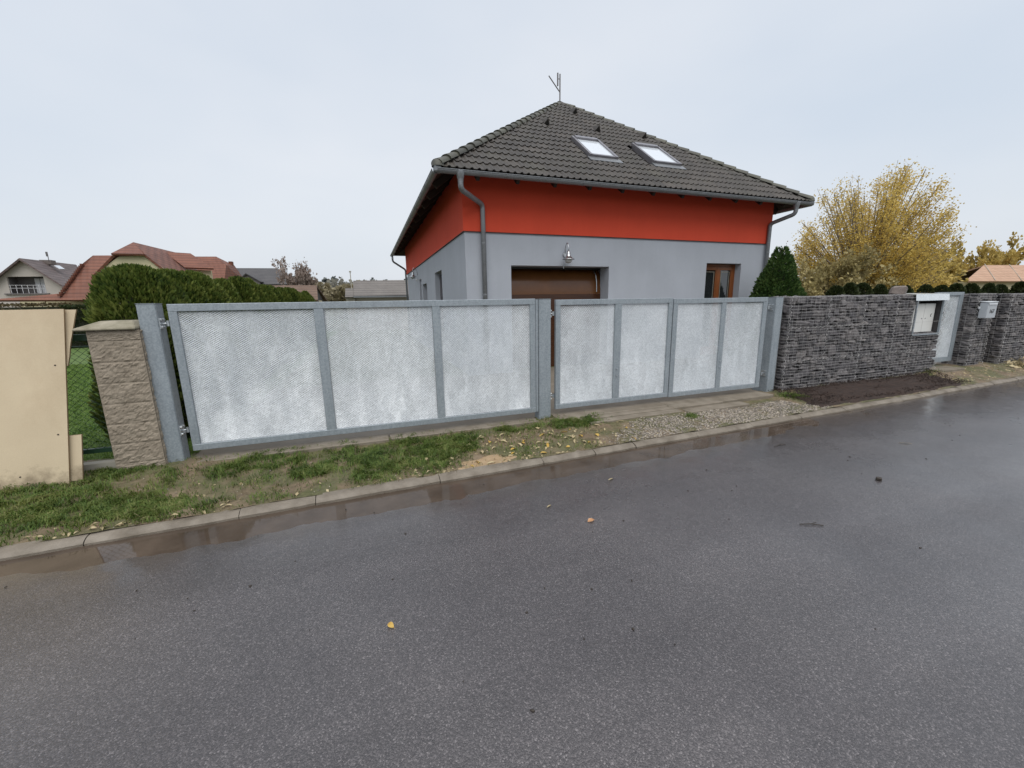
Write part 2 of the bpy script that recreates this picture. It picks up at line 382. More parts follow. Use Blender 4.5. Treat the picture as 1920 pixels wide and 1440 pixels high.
def mk_farroof(name, stops, rows, cols, up=(0, 0, 1)):
    t = NT(name)
    x, y, z = t.sep()
    c = t.ramp(t.noise(.9, 5, .6), stops)
    row = t.math('FRACT', t.math('MULTIPLY', z, rows)); colw = t.math('SINE', t.math('MULTIPLY', t.math('ADD', x, t.math('MULTIPLY', y, .37)), cols))
    c = t.mix(.85, c, t.ramp(row, [(0, (.30, .28, .28)), (.30, (.85, .85, .85)), (1, (1, 1, 1))]), 'MULTIPLY')
    t.bump(t.math('ADD', row, t.math('MULTIPLY', colw, .4)), .6, .05)
    return t.set(c, .65, 0, .4)
M['red_roof'] = mk_farroof('red_clay_roof', [(.3, (.145, .055, .034)), (.7, (.215, .085, .052))], 4.2, 18)
M['brown_roof'] = mk_farroof('brown_clay_roof', [(.3, (.125, .075, .050)), (.7, (.18, .115, .08))], 5.5, 18)
M['grey_roof'] = mk_farroof('grey_far_roof', [(.3, (.065, .062, .064)), (.7, (.090, .085, .086))], 4.5, 12)
M['grey_tile_roof'] = mk_farroof('grey_wavy_roof', [(.3, (.135, .122, .112)), (.7, (.19, .173, .158))], 6.2, 20)
M['mauve_roof'] = mk_farroof('mauve_far_roof', [(.3, (.125, .092, .086)), (.7, (.165, .125, .117))], 3.0, 10)
M['orange_roof'] = mk_farroof('orange_far_roof', [(.3, (.42, .25, .16)), (.7, (.52, .33, .22))], 5.0, 6)
M['cream'] = simple('cream_plaster', (.52, .47, .31), (.46, .41, .27), 1, .85)
M['offwhite'] = simple('offwhite_plaster', (.47, .43, .39), (.41, .38, .345), .6, .85)
M['dark_recess'] = simple('loggia_wall', (.16, .15, .15), (.11, .10, .10), .8, .8)
M['white_pvc'] = simple('white_window_frame', (.70, .70, .72), None, 5, .4)
M['far_stone'] = mk_stone('field_stone', [(.25, (.20, .165, .14)), (.7, (.34, .29, .25))], 20)

# ---------------------------------------------------------------- setting: ground, road, kerb, verge
def ky(x): return 3.753 + .0351 * np.asarray(x, float)          # road-side face of the kerb
def gz_fence(x): return .125 + .02 * np.clip((-x - 1) / 2, 0, 1) + .05 * np.clip((np.asarray(x, float) - 7) / 5, 0, 1)

m = MB(); S = 2500
ys = [(-S, -.06), (4.7, -.06), (5.12, .118), (S, .118)]
for i in range(3):
    (a, za), (b, zb) = ys[i], ys[i + 1]
    m.add([(-S, a, za), (S, a, za), (S, b, zb), (-S, b, zb)], [(0, 1, 2, 3)])
tag(m.build('ground', M['far_ground']), kind='structure')

def grid(name, xs, yfun, zfun, ny, mat, kind='structure', smooth=True, parent=None):
    xs = np.asarray(xs); nx = len(xs); t = np.linspace(0, 1, ny)
    X = np.repeat(xs[:, None], ny, 1); y0, y1 = yfun(xs); Y = y0[:, None] + (y1 - y0)[:, None] * t[None]
    Zv = zfun(X, Y); V = np.stack([X, Y, Zv], -1).reshape(-1, 3)
    i = np.arange(nx - 1)[:, None] * ny + np.arange(ny - 1)[None]
    F = np.stack([i, i + ny, i + ny + 1, i + 1], -1).reshape(-1, 4)
    o = link(name, mesh_np(name, V, F, mat, smooth), parent)
    if kind: o['kind'] = kind
    return o
# road: broad camber, a shallow gutter along the kerb where the rain stands
def road_z(X, Y):
    d = Y - ky(X)
    dip = np.clip((d + .50) / .34, 0, 1); dip = dip * dip * (3 - 2 * dip)
    along = np.clip((X + 2.9) / 1.0, 0, 1) * (1 - np.clip((X - 3.6) / 4.4, 0, 1)) * .75 + .25
    n = (vnoise(X, Y, 2.2, 1) - .5) * .006 + (vnoise(X, Y, 7, 2) - .5) * .0032 + (vnoise(X, Y, 23, 3) - .5) * .0016
    near = np.clip((d + .9) / .3, 0, 1)
    return -.0135 * dip * along + n * near
xs = np.concatenate([np.linspace(-60, -7, 12)[:-1], np.arange(-7, 15, .045), np.linspace(15, 120, 16)])
grid('road', xs, lambda x: (ky(x) - 1.0, ky(x) + .02), road_z, 48, M['asphalt'])
road2 = MB()
xx = [-60, -7, 0, 8, 15, 120]
for a, b in zip(xx[:-1], xx[1:]):
    road2.add([(a, -9, 0), (b, -9, 0), (b, float(ky(b)) - 1.0, 0), (a, float(ky(a)) - 1.0, 0)], [(0, 1, 2, 3)])
tag(road2.build('road_carriageway', M['asphalt']), kind='structure')
pud = MB(); xx = np.linspace(-3.6, 8.0, 60)
for a, b in zip(xx[:-1], xx[1:]):
    pud.add([(a, ky(a) - .62, -.0062), (b, ky(b) - .62, -.0062), (b, ky(b) + .01, -.0062), (a, ky(a) + .01, -.0062)], [(0, 1, 2, 3)])
tag(pud.build('puddle', M['water']), kind='structure')

# verge between kerb and fence
def verge_z(X, Y):
    t = np.clip((Y - ky(X) - .1) / np.maximum(5.0 - ky(X) - .1, .3), 0, 1)
    z = .052 + (gz_fence(X) - .052) * t
    z = z + (vnoise(X, Y, 1.6, 4) - .5) * .05 * np.clip(t * 5, 0, 1) * np.clip((1.25 - t) * 3, 0, 1)
    z = z + (vnoise(X, Y, 6, 5) - .5) * .022 + (vnoise(X, Y, 19, 6) - .5) * .010
    z = z - .018 * np.exp(-(((X - 1.08) / .42) ** 2 + ((Y - 3.98) / .14) ** 2))        # hollow with washed sand
    return z
vx = np.concatenate([np.linspace(-40, -7, 8)[:-1], np.arange(-7, 17, .05), np.linspace(17, 90, 14)])
verge = grid('verge', vx, lambda x: (ky(x) + .09, np.where((x > -2.1) & (x < 11.5), 5.16, 5.45)), verge_z, 34, M['dirt'])
def vz(x, y): return float(verge_z(np.array(x, float), np.array(y, float)))

# washed sand in the hollow and the dark bed of compost before the stone wall: sheets with their own ragged outline
def blob_sheet(name, mat, cx, cy, rx, ry, lift, dome=0.0, n=40, rot=0.0, rag=.16, seed=1, poly=None):
    r_ = np.random.default_rng(seed); rings = 9; V = []; F = []
    ph = r_.random(6) * 6.28; amp = r_.random(6) * rag
    for i in range(rings + 1):
        q = i / rings
        for j in range(n):
            a = 2 * PI * j / n
            if poly is None:
                rr = 1 + sum(amp[k] * math.sin((k + 2) * a + ph[k]) for k in range(6)) * .5
                x, y = rx * math.cos(a) * rr * q, ry * math.sin(a) * rr * q
            else:
                L = len(poly); u = j / n * L; k = int(u); f = u - k; p0, p1 = poly[k % L], poly[(k + 1) % L]
                rr = 1 + .05 * math.sin(9 * a + 1) + .03 * math.sin(17 * a)
                x, y = ((p0[0] + (p1[0] - p0[0]) * f) - cx) * q * rr, ((p0[1] + (p1[1] - p0[1]) * f) - cy) * q * rr
            x, y = cx + x * math.cos(rot) - y * math.sin(rot), cy + x * math.sin(rot) + y * math.cos(rot)
            V.append((x, y, vz(x, y) + lift * (1 - .9 * q ** 6) + dome * (1 - q * q) + (r_.random() - .5) * dome * .5 - (.02 if i == rings else 0)))
    for i in range(rings):
        for j in range(n):
            a = i * n + j; b = i * n + (j + 1) % n; F.append((a, b, b + n, a + n))
    o = link(name, mesh_np(name, V, F, mat, True)); o['kind'] = 'structure'; return o
blob_sheet('sand_patch', M['sand'], 1.08, 4.0, .36, .13, .006, 0, 44, .06, .3, 5)
blob_sheet('soil_bed', M['bed'], 8.6, 4.55, 1, 1, .02, .03, 96, 0, 0, 6,
           poly=[(6.75, 4.78), (6.35, 4.32), (6.6, 4.12), (7.5, 4.13), (8.6, 4.18), (9.6, 4.20), (10.6, 4.24), (11.0, 4.34), (10.9, 4.6), (11.15, 4.92), (10.3, 5.03), (9.0, 5.03), (7.8, 5.03), (6.95, 5.02)])

# kerb stones, one by one
kerb = empty('kerb', (0, float(ky(0)), 0)); kerb['kind'] = 'structure'
joints = [-9.2, -8.2, -7.2, -6.2, -5.2, -4.2, -3.2, -2.2, -1.19, -.60, .53, 1.68, 2.35, 2.92, 3.9, 4.9, 5.9, 6.9, 7.9, 8.5, 9.1, 9.7, 10.3, 10.9, 11.5, 12.5, 13.5, 14.5, 15.5, 16.5, 17.5, 18.5, 19.5, 20.5, 21.5, 22.5, 24, 26, 28, 30]
prof = [(-.0, -.25), (.0, .014), (.016, .032), (.042, .044), (.075, .049), (.125, .050), (.125, -.25)]
for a, b in zip(joints[:-1], joints[1:]):
    g_ = .0032; mb = MB(); L = b - a - g_ * 2; k = len(prof); dz = rnd.uniform(-.004, .005); tw = rnd.uniform(-.005, .005)
    nseg = 5; vs = []
    for s_ in range(nseg + 1):
        u = s_ / nseg
        ch = .012 if s_ in (0, nseg) else 0
        for (py, pz) in prof:
            vs.append((L * u - L / 2, py + tw * (u - .5) * 2 + (ch * .5 if py < .05 and pz > 0 else 0) + rnd.uniform(-.0022, .0022), pz + dz - (ch * .4 if pz > .02 else 0) + rnd.uniform(-.0018, .0018)))
    fs = [(s_ * k + i, s_ * k + (i + 1) % k, (s_ + 1) * k + (i + 1) % k, (s_ + 1) * k + i) for s_ in range(nseg) for i in range(k)]
    fs += [tuple(range(k)), tuple(nseg * k + i for i in range(k - 1, -1, -1))]
    mb.add(vs, fs); xm = (a + b) / 2
    o = mb.build('kerb_stone', M['kerb'], kerb, loc=(xm, float(ky(xm)) - float(ky(0)) + rnd.uniform(-.004, .004), 0)); o.rotation_euler.z = .0351
    smooth_by_angle(o.data, 35)

# yard behind the gates, neighbour's lawn
m = MB(); m.add([(-2.0, 5.12, .1215), (13.4, 5.12, .1215), (13.4, 9.2, .1215), (-2.0, 9.2, .1215)], [(0, 1, 2, 3)])
tag(m.build('driveway', M['paving']), kind='structure')
m = MB(); m.add([(-30, 5.3, .1215), (-2.05, 5.3, .1215), (-2.05, 30, .1215), (-30, 30, .1215)], [(0, 1, 2, 3)])
tag(m.build('lawn', M['lawn']), kind='structure')

# concrete strips in the ground under the gates
def slab(name, label, x0, x1, y0, y1, z0, z1, mat, rz=0, parent=None):
    mb = MB(); mb.box(-(x1 - x0) / 2, (x1 - x0) / 2, -(y1 - y0) / 2, (y1 - y0) / 2, z0 - z1, 0)
    o = mb.build(name, mat, parent, bevel=.008, loc=((x0 + x1) / 2, (y0 + y1) / 2, z1)); o.rotation_euler.z = rz; return o
strip = empty('gate_foundation', (0, 5.0, 0)); tag(strip, 'low weathered concrete strip set in the ground beneath both gates', 'foundation')
for (x0, x1, y0, y1, z1, mt) in [(-1.95, .1, 4.93, 5.17, .142, 'concrete'), (.11, 2.1, 4.94, 5.17, .140, 'concrete'), (2.36, 4.22, 4.86, 5.17, .160, 'concrete'), (4.235, 5.2, 4.74, 5.18, .157, 'concrete'), (5.21, 6.36, 4.79, 5.19, .150, 'concrete')]:
    slab('concrete_slab', None, x0, x1, y0 - 5.0, y1 - 5.0, -.1, z1, M[mt], rnd.uniform(-.006, .006), strip)
sill = empty('timber_edging', (3.5, 4.7, 0)); tag(sill, 'worn grey timber beams laid flat in front of the double gate', 'edging')
for (x0, x1, y0, y1, z1, rz) in [(2.72, 4.28, 4.60, 4.74, .135, .006), (2.55, 4.30, 4.745, 4.855, .150, -.004), (4.35, 5.55, 4.54, 4.73, .128, .03)]:
    slab('beam', None, x0 - 3.5, x1 - 3.5, y0 - 4.7, y1 - 4.7, -.05, z1, M['concrete'], rz, sill)
slabp = slab('path_slab', None, 11.3, 12.1, 4.86, 5.2, .0, .196, M['concrete'], 0)
tag(slabp, 'small concrete step in front of the narrow garden gate', 'step')

# ---------------------------------------------------------------- gates and posts of galvanised steel
FY = 5.04
def post(x0, x1, depth, z0, z1, label, side):
    t = empty('gate_post', ((x0 + x1) / 2, FY + depth / 2, z0), 0, label, 'gate post', 'galvanised gate posts')
    w = (x1 - x0) / 2; h = z1 - z0
    MB().box(-w, w, -depth / 2, depth / 2, 0, h).build('post_body', M['galv'], t, bevel=.006, bseg=2)
    MB().box(-w - .002, w + .002, -depth / 2 - .002, depth / 2 + .002, h + .0005, h + .005).build('post_cap', M['galv'], t)
    MB().box(-w * .35, w * .35, -depth / 2 - .006, -depth / 2 - .001, 0, h * .999).build('weld_strip', M['galv'], t) if side == 9 else None
    return t
pL = post(-2.18, -2.02, .15, -.3, 1.808, 'broad galvanised post between the block pillar and the single gate', 1)
pM = post(2.145, 2.325, .16, -.3, 1.795, 'broad galvanised post between the single gate and the double gate', -1)
pR = post(6.49, 6.665, .28, -.3, 1.768, 'broad galvanised post between the double gate and the stone basket wall', -1)

def hinge(parent, loc, sgn, wall='x'):
    """small bracket with two nuts, a threaded rod and an eye; built at loc in the parent's frame"""
    m = MB(); x, y, z = loc
    m.box(x - .004 * sgn, x + .006 * sgn, y - .045, y + .045, z - .055, z + .055)
    for (dy, dz) in ((-.028, .038), (.028, .038), (-.028, -.038), (.028, -.038)):
        m.tube([(x + .006 * sgn, y + dy, z + dz), (x + .022 * sgn, y + dy, z + dz)], .013, 6)
    m.tube([(x, y, z), (x + .062 * sgn, y, z)], .010, 8)
    m.tube([(x + .060 * sgn, y, z - .028), (x + .060 * sgn, y, z + .028)], .020, 10)
    o = m.build('hinge', M['hinge'], parent); return o
for z_ in (1.61, .47): hinge(pL, (.081, -.02, z_ + .3), 1)
for z_ in (1.60, .44): hinge(pM, (.091, -.02, z_ + .3), 1)
for z_ in (1.60, .46): hinge(pR, (-.089, -.06, z_ + .3), -1)

def expanded_metal(name, w, h, parent, loc, lw=.034, row=.0108, sw=.0135, tilt=50, mat='mesh'):
    """sheet of expanded metal: zigzag strands, each a ribbon leaning back at the top, bonded row to row"""
    nx = max(2, int(w / (lw / 2))); nz = int(h / row) + 1
    st, ct = math.sin(math.radians(tilt)), math.cos(math.radians(tilt))
    i = np.arange(nx + 1); k = np.arange(nz)
    X = (i * (w / nx))[None, :].repeat(nz, 0); Zc = (k * row)[:, None] + row * .25 * np.where((i[None, :] + k[:, None]) % 2 == 0, 1, -1)
    thick = np.where((i[None, :] + k[:, None]) % 2 == 0, 1.0, 1.0)
    hw_ = sw / 2 * (.90 + .20 * vnoise(X + loc[0] * 3, Zc * .5, 3.6, 41))
    tl_ = np.radians(tilt + 11 * (vnoise(X + loc[0] * 5, Zc * .35, 4.5, 43) - .5) + 9 * (vnoise(X * 1.6, Zc * .5, 9, 44) - .5) + 10 * (rng.random(X.shape) - .5)); st, ct = np.sin(tl_), np.cos(tl_)
    wob = .0022 * np.sin(X * 5.3 + Zc * 3.1)
    lo = np.stack([X, wob - hw_ * st, np.clip(Zc - hw_ * ct, 0, h)], -1)
    hi = np.stack([X, wob + hw_ * st, np.clip(Zc + hw_ * ct, 0, h)], -1)
    V = np.concatenate([lo.reshape(-1, 3), hi.reshape(-1, 3)]); n = nz * (nx + 1)
    a = (np.arange(nz)[:, None] * (nx + 1) + np.arange(nx)[None]).ravel()
    F = np.stack([a, a + 1, a + 1 + n, a + n], -1)
    return link(name, mesh_np(name, V, F, M[mat]), parent, loc)

def gate(name, label, x0, x1, zb, zt, bars, fw=.07, y=FY, dep=.05, frame_b=.07):
    t = empty(name, (x0, y, zb), 0, label, 'gate'); W = x1 - x0; H_ = zt - zb
    MB().box(0, W, 0, dep, H_ - .075, H_).build('top_rail', M['galv'], t, bevel=.004)
    MB().box(0, W, 0, dep, 0, frame_b).build('bottom_rail', M['galv'], t, bevel=.004)
    MB().box(0, fw, .0012, dep - .001, frame_b, H_ - .075).build('stile', M['galv'], t, bevel=.003)
    MB().box(W - fw, W, .0012, dep - .001, frame_b, H_ - .075).build('stile', M['galv'], t, bevel=.003)
    cuts = [fw]
    for (b0, b1) in bars:
        MB().box(b0 - x0, b1 - x0, .0012, dep - .001, frame_b, H_ - .075).build('middle_bar', M['galv'], t, bevel=.003); cuts += [b0 - x0, b1 - x0]
    cuts.append(W - fw)
    for a, b in zip(cuts[0::2], cuts[1::2]):
        expanded_metal('mesh_panel', b - a - .004, H_ - .075 - frame_b - .004, t, (a + .002, .024, frame_b + .002))
    return t
gate('single_gate', 'wide galvanised gate with three mesh fields left of the middle post', -1.93, 2.098, .238, 1.803, [(-.592, -.49), (.728, .822)], fw=.075)
g2 = gate('double_gate_leaf', 'galvanised mesh gate leaf next to the middle post', 2.40, 4.36, .246, 1.785, [(3.345, 3.455)], fw=.072)
g3 = gate('double_gate_leaf', 'galvanised mesh gate leaf next to the stone basket wall, hinged on the right post', 4.375, 6.31, .236, 1.772, [(5.33, 5.42)], fw=.085)
for t_ in (g2, g3): t_['group'] = 'leaves of the double gate'
for (t_, x_) in ((g2, 1.0), (g3, 1.0)):
    for z_ in (.42, .52): MB().tube([(x_, .002, z_), (x_, -.012, z_)], .011, 6).build('bolt', M['hinge'], t_)
MB().box(2.105, 2.14, FY + .01, FY + .06, .24, 1.79).build('latch_channel', M['galv'], None, bevel=.003)
lc = bpy.data.objects['latch_channel']; lc.parent = pM; lc.location = -pM.location

# ---------------------------------------------------------------- block pillar, chain-link fence, boards
pil = empty('block_pillar', (-2.378, 5.2, .05), 0, 'beige split-face block pillar with a mossy cap beside the left gate post', 'pillar')
def rough_block(w, d, h, seed, parent, z):
    r_ = np.random.default_rng(seed); n = 26; mz = 13
    bm = bmesh.new()
    def face(fn, nu, nv):
        vs = [[bm.verts.new(fn(i / nu, j / nv, i in (0, nu) or j in (0, nv))) for j in range(nv + 1)] for i in range(nu + 1)]
        for i in range(nu):
            for j in range(nv): bm.faces.new((vs[i][j], vs[i + 1][j], vs[i + 1][j + 1], vs[i][j + 1]))
    def rgh(u, v, s, edge):
        if edge: return .008
        return float(.011 * vnoise(u * 9, v * 5, 1, s) + .009 * vnoise(u * 21, v * 11, 1, s + 3) + .006 * r_.random())
    face(lambda u, v, e: (-w / 2 + w * u, -d / 2 - rgh(u, v, seed, e) + .008, h * v), n, mz)
    face(lambda u, v, e: (w / 2 + rgh(u, v, seed + 9, e) - .008, -d / 2 + .008 + (d - .008) * u, h * v), n, mz)
    face(lambda u, v, e: (-w / 2, d / 2 - (d - .008) * u, h * v), 2, 1)
    face(lambda u, v, e: (w / 2 - .008 - (w - .008) * u, d / 2, h * v), 2, 1)
    face(lambda u, v, e: (-w / 2 + (w - .008) * u, -d / 2 + .008 + (d - .008) * v, h), 1, 1)
    bmesh.ops.recalc_face_normals(bm, faces=bm.faces)
    me = bpy.data.meshes.new('block'); bm.to_mesh(me); bm.free(); me.materials.append(M['block'])
    return link('block', me, parent, (0, 0, z))
zz = [.05, .20, .41, .62, .83, 1.04, 1.25, 1.46, 1.56]
for i, (a, b) in enumerate(zip(zz[:-1], zz[1:])): rough_block(.415, .40, b - a - .002, 20 + i, pil, a - .05)
MB().box(-.200, .200, -.188, .188, 0, 1.51).build('mortar', M['block'], pil)
cb = MB(); hw_, hd_ = .285, .245; hr_ = .192
cb.add([(-hw_, -hd_, 1.512), (hr_, -hd_, 1.512), (hr_, hd_, 1.512), (-hw_, hd_, 1.512), (-hw_, -hd_, 1.535), (hr_, -hd_, 1.535), (hr_, hd_, 1.535), (-hw_, hd_, 1.535), (-.13, -.11, 1.60), (.13, -.11, 1.60), (.13, .11, 1.60), (-.13, .11, 1.60)],
       [(3, 2, 1, 0), (0, 1, 5, 4), (1, 2, 6, 5), (2, 3, 7, 6), (3, 0, 4, 7), (4, 5, 9, 8), (5, 6, 10, 9), (6, 7, 11, 10), (7, 4, 8, 11), (8, 9, 10, 11)])
cb.build('cap_stone', M['cap'], pil, bevel=.008)

cf = empty('chain_link_fence', (-4.0, 5.12, .1), 0, 'green chain-link fence between the leaning boards and the block pillar', 'fence')
MB().box(-2.2, 1.42, -.02, .02, 1.365, 1.425).build('top_rail', M['green_wire'], cf)
MB().box(-2.2, 1.42, -.012, .012, 1.300, 1.312).build('tension_wire', M['green_wire'], cf)
MB().box(-2.2, 1.42, -.02, .02, .215, .26).build('bottom_rail', M['green_wire'], cf)
m = MB(); c_ = .034; nzz = 34
zs = [.26 + j * (1.04 / nzz) for j in range(nzz + 1)]
for i in range(-20, 41):
    m.tube([(i * c_ + c_ * ((i + j) % 2), .003 * (1 if (i + j) % 2 else -1), z_) for j, z_ in enumerate(zs)], .0027, 3, False)
wm = m.build('wire_netting', M['green_wire'], cf)
MB().box(-2.2, 1.42, -.05, .05, -.06, .11).build('base_slab', M['palecon'], cf)

def lean_board(name, label, x0, x1, zb, zt, yb, yt, sheer, th=.018, mat='board', rag=None):
    """big sheet leaning back; lower edge at yb, upper edge at yt; sheer shifts the top sideways"""
    t = empty(name, ((x0 + x1) / 2, yb, zb), 0, label, 'board')
    W = x1 - x0; H_ = zt - zb; L = math.hypot(H_, yt - yb)
    m = MB(); n = 24
    vs = []; right = [(W / 2 + (rag(j / n) if rag else 0), j / n) for j in range(n + 1)]
    out = [(-W / 2, 0)] + [(x, v) for x, v in right] + [(-W / 2, 1)]
    for q in (0, th):
        for (x, v) in out: vs.append((x + sheer * v, (yt - yb) * v + q, H_ * v))
    k = len(out)
    m.add(vs, [tuple(range(k)), tuple(range(2 * k - 1, k - 1, -1))])
    m.build('panel', M[mat], t)
    e = MB(); e.add(vs, [(i, (i + 1) % k, k + (i + 1) % k, k + i) for i in range(k)]); e.build('panel_edge', M['board_edge'], t)
    return t
lb_ = lean_board('leaning_board', 'large pale beige board leaning in front of the chain-link fence', -4.6, -2.862, .105, 1.772, 4.80, 5.00, .155)
for (x_, v_) in ((.795, .69), (.52, .083), (.80, .30), (-.1, .93)): MB().tube([(x_ + .155 * v_, .20 * v_ + .002, 1.667 * v_), (x_ + .155 * v_, .20 * v_ - .004, 1.667 * v_)], .007, 8).build('nail', M['twig'], lb_)
lean_board('backing_board', 'narrow beige board showing behind the large leaning board', -4.5, -2.775, .135, .575, 4.835, 4.89, .04)
lean_board('backing_board', 'torn beige board edge showing at the top behind the large leaning board', -4.4, -2.692, 1.24, 1.765, 4.96, 5.03, .03, rag=lambda v: .045 * vnoise(v * 4, 0, 1, 2) * (1.2 * v) - .06 * (1 - v))

# ---------------------------------------------------------------- stone basket walls (gabions)
def chip(seed, sx=1.0, bev=.16):
    r_ = random.Random(seed); bm = bmesh.new()
    vs = [bm.verts.new((x * .5 + r_.uniform(-.2, .12), y * .5 + r_.uniform(-.14, .10), z * .5 + r_.uniform(-.2, .16))) for z in (-1, 1) for y in (-1, 1) for x in (-1, 1)]
    for f in [(0, 2, 3, 1), (4, 5, 7, 6), (0, 1, 5, 4), (2, 6, 7, 3), (0, 4, 6, 2), (1, 3, 7, 5)]: bm.faces.new([vs[i] for i in f])
    bmesh.ops.bevel(bm, geom=list(bm.edges), offset=bev * r_.uniform(.5, 1.1), segments=1, affect='EDGES', clamp_overlap=True)
    bmesh.ops.triangulate(bm, faces=[f for f in bm.faces if len(f.verts) > 4])
    bmesh.ops.recalc_face_normals(bm, faces=bm.faces)
    me = bpy.data.meshes.new('stone'); bm.to_mesh(me); bm.free(); return me
CHIPS = [chip(100 + i) for i in range(14)]
for c_ in CHIPS: c_.materials.append(M['slate'])
def mesh_arrays(me):
    V = np.array([v.co[:] for v in me.vertices]); F = [tuple(p.vertices) for p in me.polygons]; return V, F
CHIPA = [mesh_arrays(c_) for c_ in CHIPS]
def course_layout(w, h, r_, wide=(.11, .38), tall=(.06, .20)):
    """irregular dry packing: keep cutting the face at random until every piece is stone sized"""
    out = []
    def cut(x0, x1, z0, z1):
        W_, H_ = x1 - x0, z1 - z0; a = W_ / r_.uniform(*wide); b = H_ / r_.uniform(*tall)
        if a <= 1.05 and b <= 1.05 or W_ < .06 and b < 1.6 or H_ < .04: out.append((x0, x1, z0, z1)); return
        t = r_.uniform(.30, .70)
        if a > b: cut(x0, x0 + W_ * t, z0, z1); cut(x0 + W_ * t, x1, z0, z1)
        else: cut(x0, x1, z0, z0 + H_ * t); cut(x0, x1, z0 + H_ * t, z1)
    cut(0, w, 0, h); return out
def place_stones(parent, lays, maxparts):
    """lays: list of (matrix-ish) stone boxes: centre, size, yaw. the first maxparts become parts, the rest one joined part"""
    V = []; F = []; nv = 0
    for i, (c, s_, yaw) in enumerate(lays):
        k = rnd.randrange(len(CHIPS)); rot = (rnd.gauss(0, .16), rnd.gauss(0, .15), yaw + rnd.gauss(0, .12) + (PI if rnd.random() < .5 else 0))
        if i < maxparts:
            link('stone', CHIPS[k], parent, c, rot, s_)
        else:
            A = Matrix.LocRotScale(Vector(c), __import__('mathutils').Euler(rot), Vector(s_)); vv, ff = CHIPA[k]
            V += [tuple(A @ Vector(q)) for q in vv]; F += [tuple(a + nv for a in f) for f in ff]; nv += len(vv)
    if V:
        me = bpy.data.meshes.new('rubble_fill'); me.from_pydata(V, [], F); me.materials.append(M['slate'])
        o = link('rubble_fill', me, parent); o['kind'] = 'stuff'
def gabion(name, label, x0, x1, y0, y1, z0, z1, seed, maxparts, skip=None, spirals=(), faces='fl', group=None):
    t = empty(name, (x0, y0, z0), 0, label, 'stone wall' if x1 - x0 > 1 else 'stone pillar', group)
    r_ = random.Random(seed); W, D_, H_ = x1 - x0, y1 - y0, z1 - z0; lays = []
    def ok(a, b, c, d): return skip is None or not (a < skip[1] and b > skip[0] and c < skip[3] and d > skip[2])
    if skip is None: fr = course_layout(W, H_, r_)
    else:
        fr = course_layout(skip[0], H_, r_) + [(a + skip[0], b + skip[0], c, d) for a, b, c, d in course_layout(W - skip[0], skip[2], r_)]
        fr += [(a + skip[1], b + skip[1], c + skip[2], d + skip[2]) for a, b, c, d in course_layout(W - skip[1], H_ - skip[2], r_, (.05, .1))]
    fr.sort(key=lambda q: q[0])                                     # nearest to the camera first
    for (a, b, c, d) in fr:
        dp = r_.uniform(.10, .16); lays.append((((a + b) / 2, .014 + dp / 2 + abs(r_.gauss(0, .022)), (c + d) / 2), ((b - a) * r_.uniform(.86, 1.02), dp, (d - c) * r_.uniform(.80, 1.0)), 0))
    side = []
    if 'l' in faces:
        for (a, b, c, d) in course_layout(D_ - .1, H_, r_, (.08, .2)):
            dp = r_.uniform(.08, .12); side.append(((.012 + dp / 2 + r_.uniform(0, .02), .1 + (a + b) / 2, (c + d) / 2), ((b - a) * 1.0, dp, (d - c)), PI / 2))
    top = []
    for (a, b, c, d) in course_layout(W, D_ - .05, r_, (.10, .26), (.08, .16)):
        if skip is None or not (a < skip[1] and b > skip[0]): top.append((((a + b) / 2, .05 + (c + d) / 2, H_ - .03 - r_.uniform(0, .015)), ((b - a), (d - c), .07), 0))
    place_stones(t, side + lays + top, maxparts)
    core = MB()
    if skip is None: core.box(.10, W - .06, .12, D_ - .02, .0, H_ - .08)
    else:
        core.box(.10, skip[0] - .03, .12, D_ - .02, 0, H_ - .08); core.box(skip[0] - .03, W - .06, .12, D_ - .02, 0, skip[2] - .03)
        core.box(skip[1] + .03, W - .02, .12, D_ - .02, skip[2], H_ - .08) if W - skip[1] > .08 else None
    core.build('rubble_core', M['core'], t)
    wm = MB(); r0 = .0025
    def hwire(z_, xa, xb):
        n = max(3, int((xb - xa) / .25)); wm.tube([(xa + (xb - xa) * i / n, -.002 - .010 * abs(math.sin(i * 1.9 + z_ * 40)) * (0 < i < n), z_ + .003 * math.sin(i * 2.3 + z_ * 31) * (0 < i < n)) for i in range(n + 1)], r0, 4, False)
    nz = int(H_ / .052)
    for j in range(nz + 1):
        z_ = H_ - .004 - j * (H_ - .01) / nz
        if skip and skip[2] < z_ < skip[3]:
            if skip[0] > .1: hwire(z_, 0, skip[0])
            if W - skip[1] > .05: hwire(z_, skip[1], W)
        else: hwire(z_, 0, W)
        if 'l' in faces: wm.tube([(-.004, 0, z_), (-.008, D_ / 2, z_ + .003), (-.004, D_, z_)], r0, 4, False)
    nx = max(1, round(W / .104))
    for i in range(nx + 1):
        x_ = i * W / nx
        zt_ = skip[2] if (skip and skip[0] < x_ < skip[1]) else H_
        wm.tube([(x_, .022, 0), (x_ + .003, .016, zt_ * .5), (x_, .022, zt_)], r0 * .6, 4, False)
        wm.tube([(x_, 0, H_), (x_, D_ / 2, H_ + .006), (x_, D_, H_)], r0, 4, False)
    for j in range(4): hw2 = wm.tube([(0, D_ * j / 3, H_ + .002), (W / 2, D_ * j / 3, H_ + .008), (W, D_ * j / 3, H_ + .002)], r0, 4, False)
    if 'l' in faces:
        for j in range(1, 4): wm.tube([(-.004, D_ * j / 3, 0), (-.004, D_ * j / 3, H_)], r0, 4, False)
    wm.build('wire_basket', M['wire'], t)['kind'] = 'stuff'
    sp = MB()
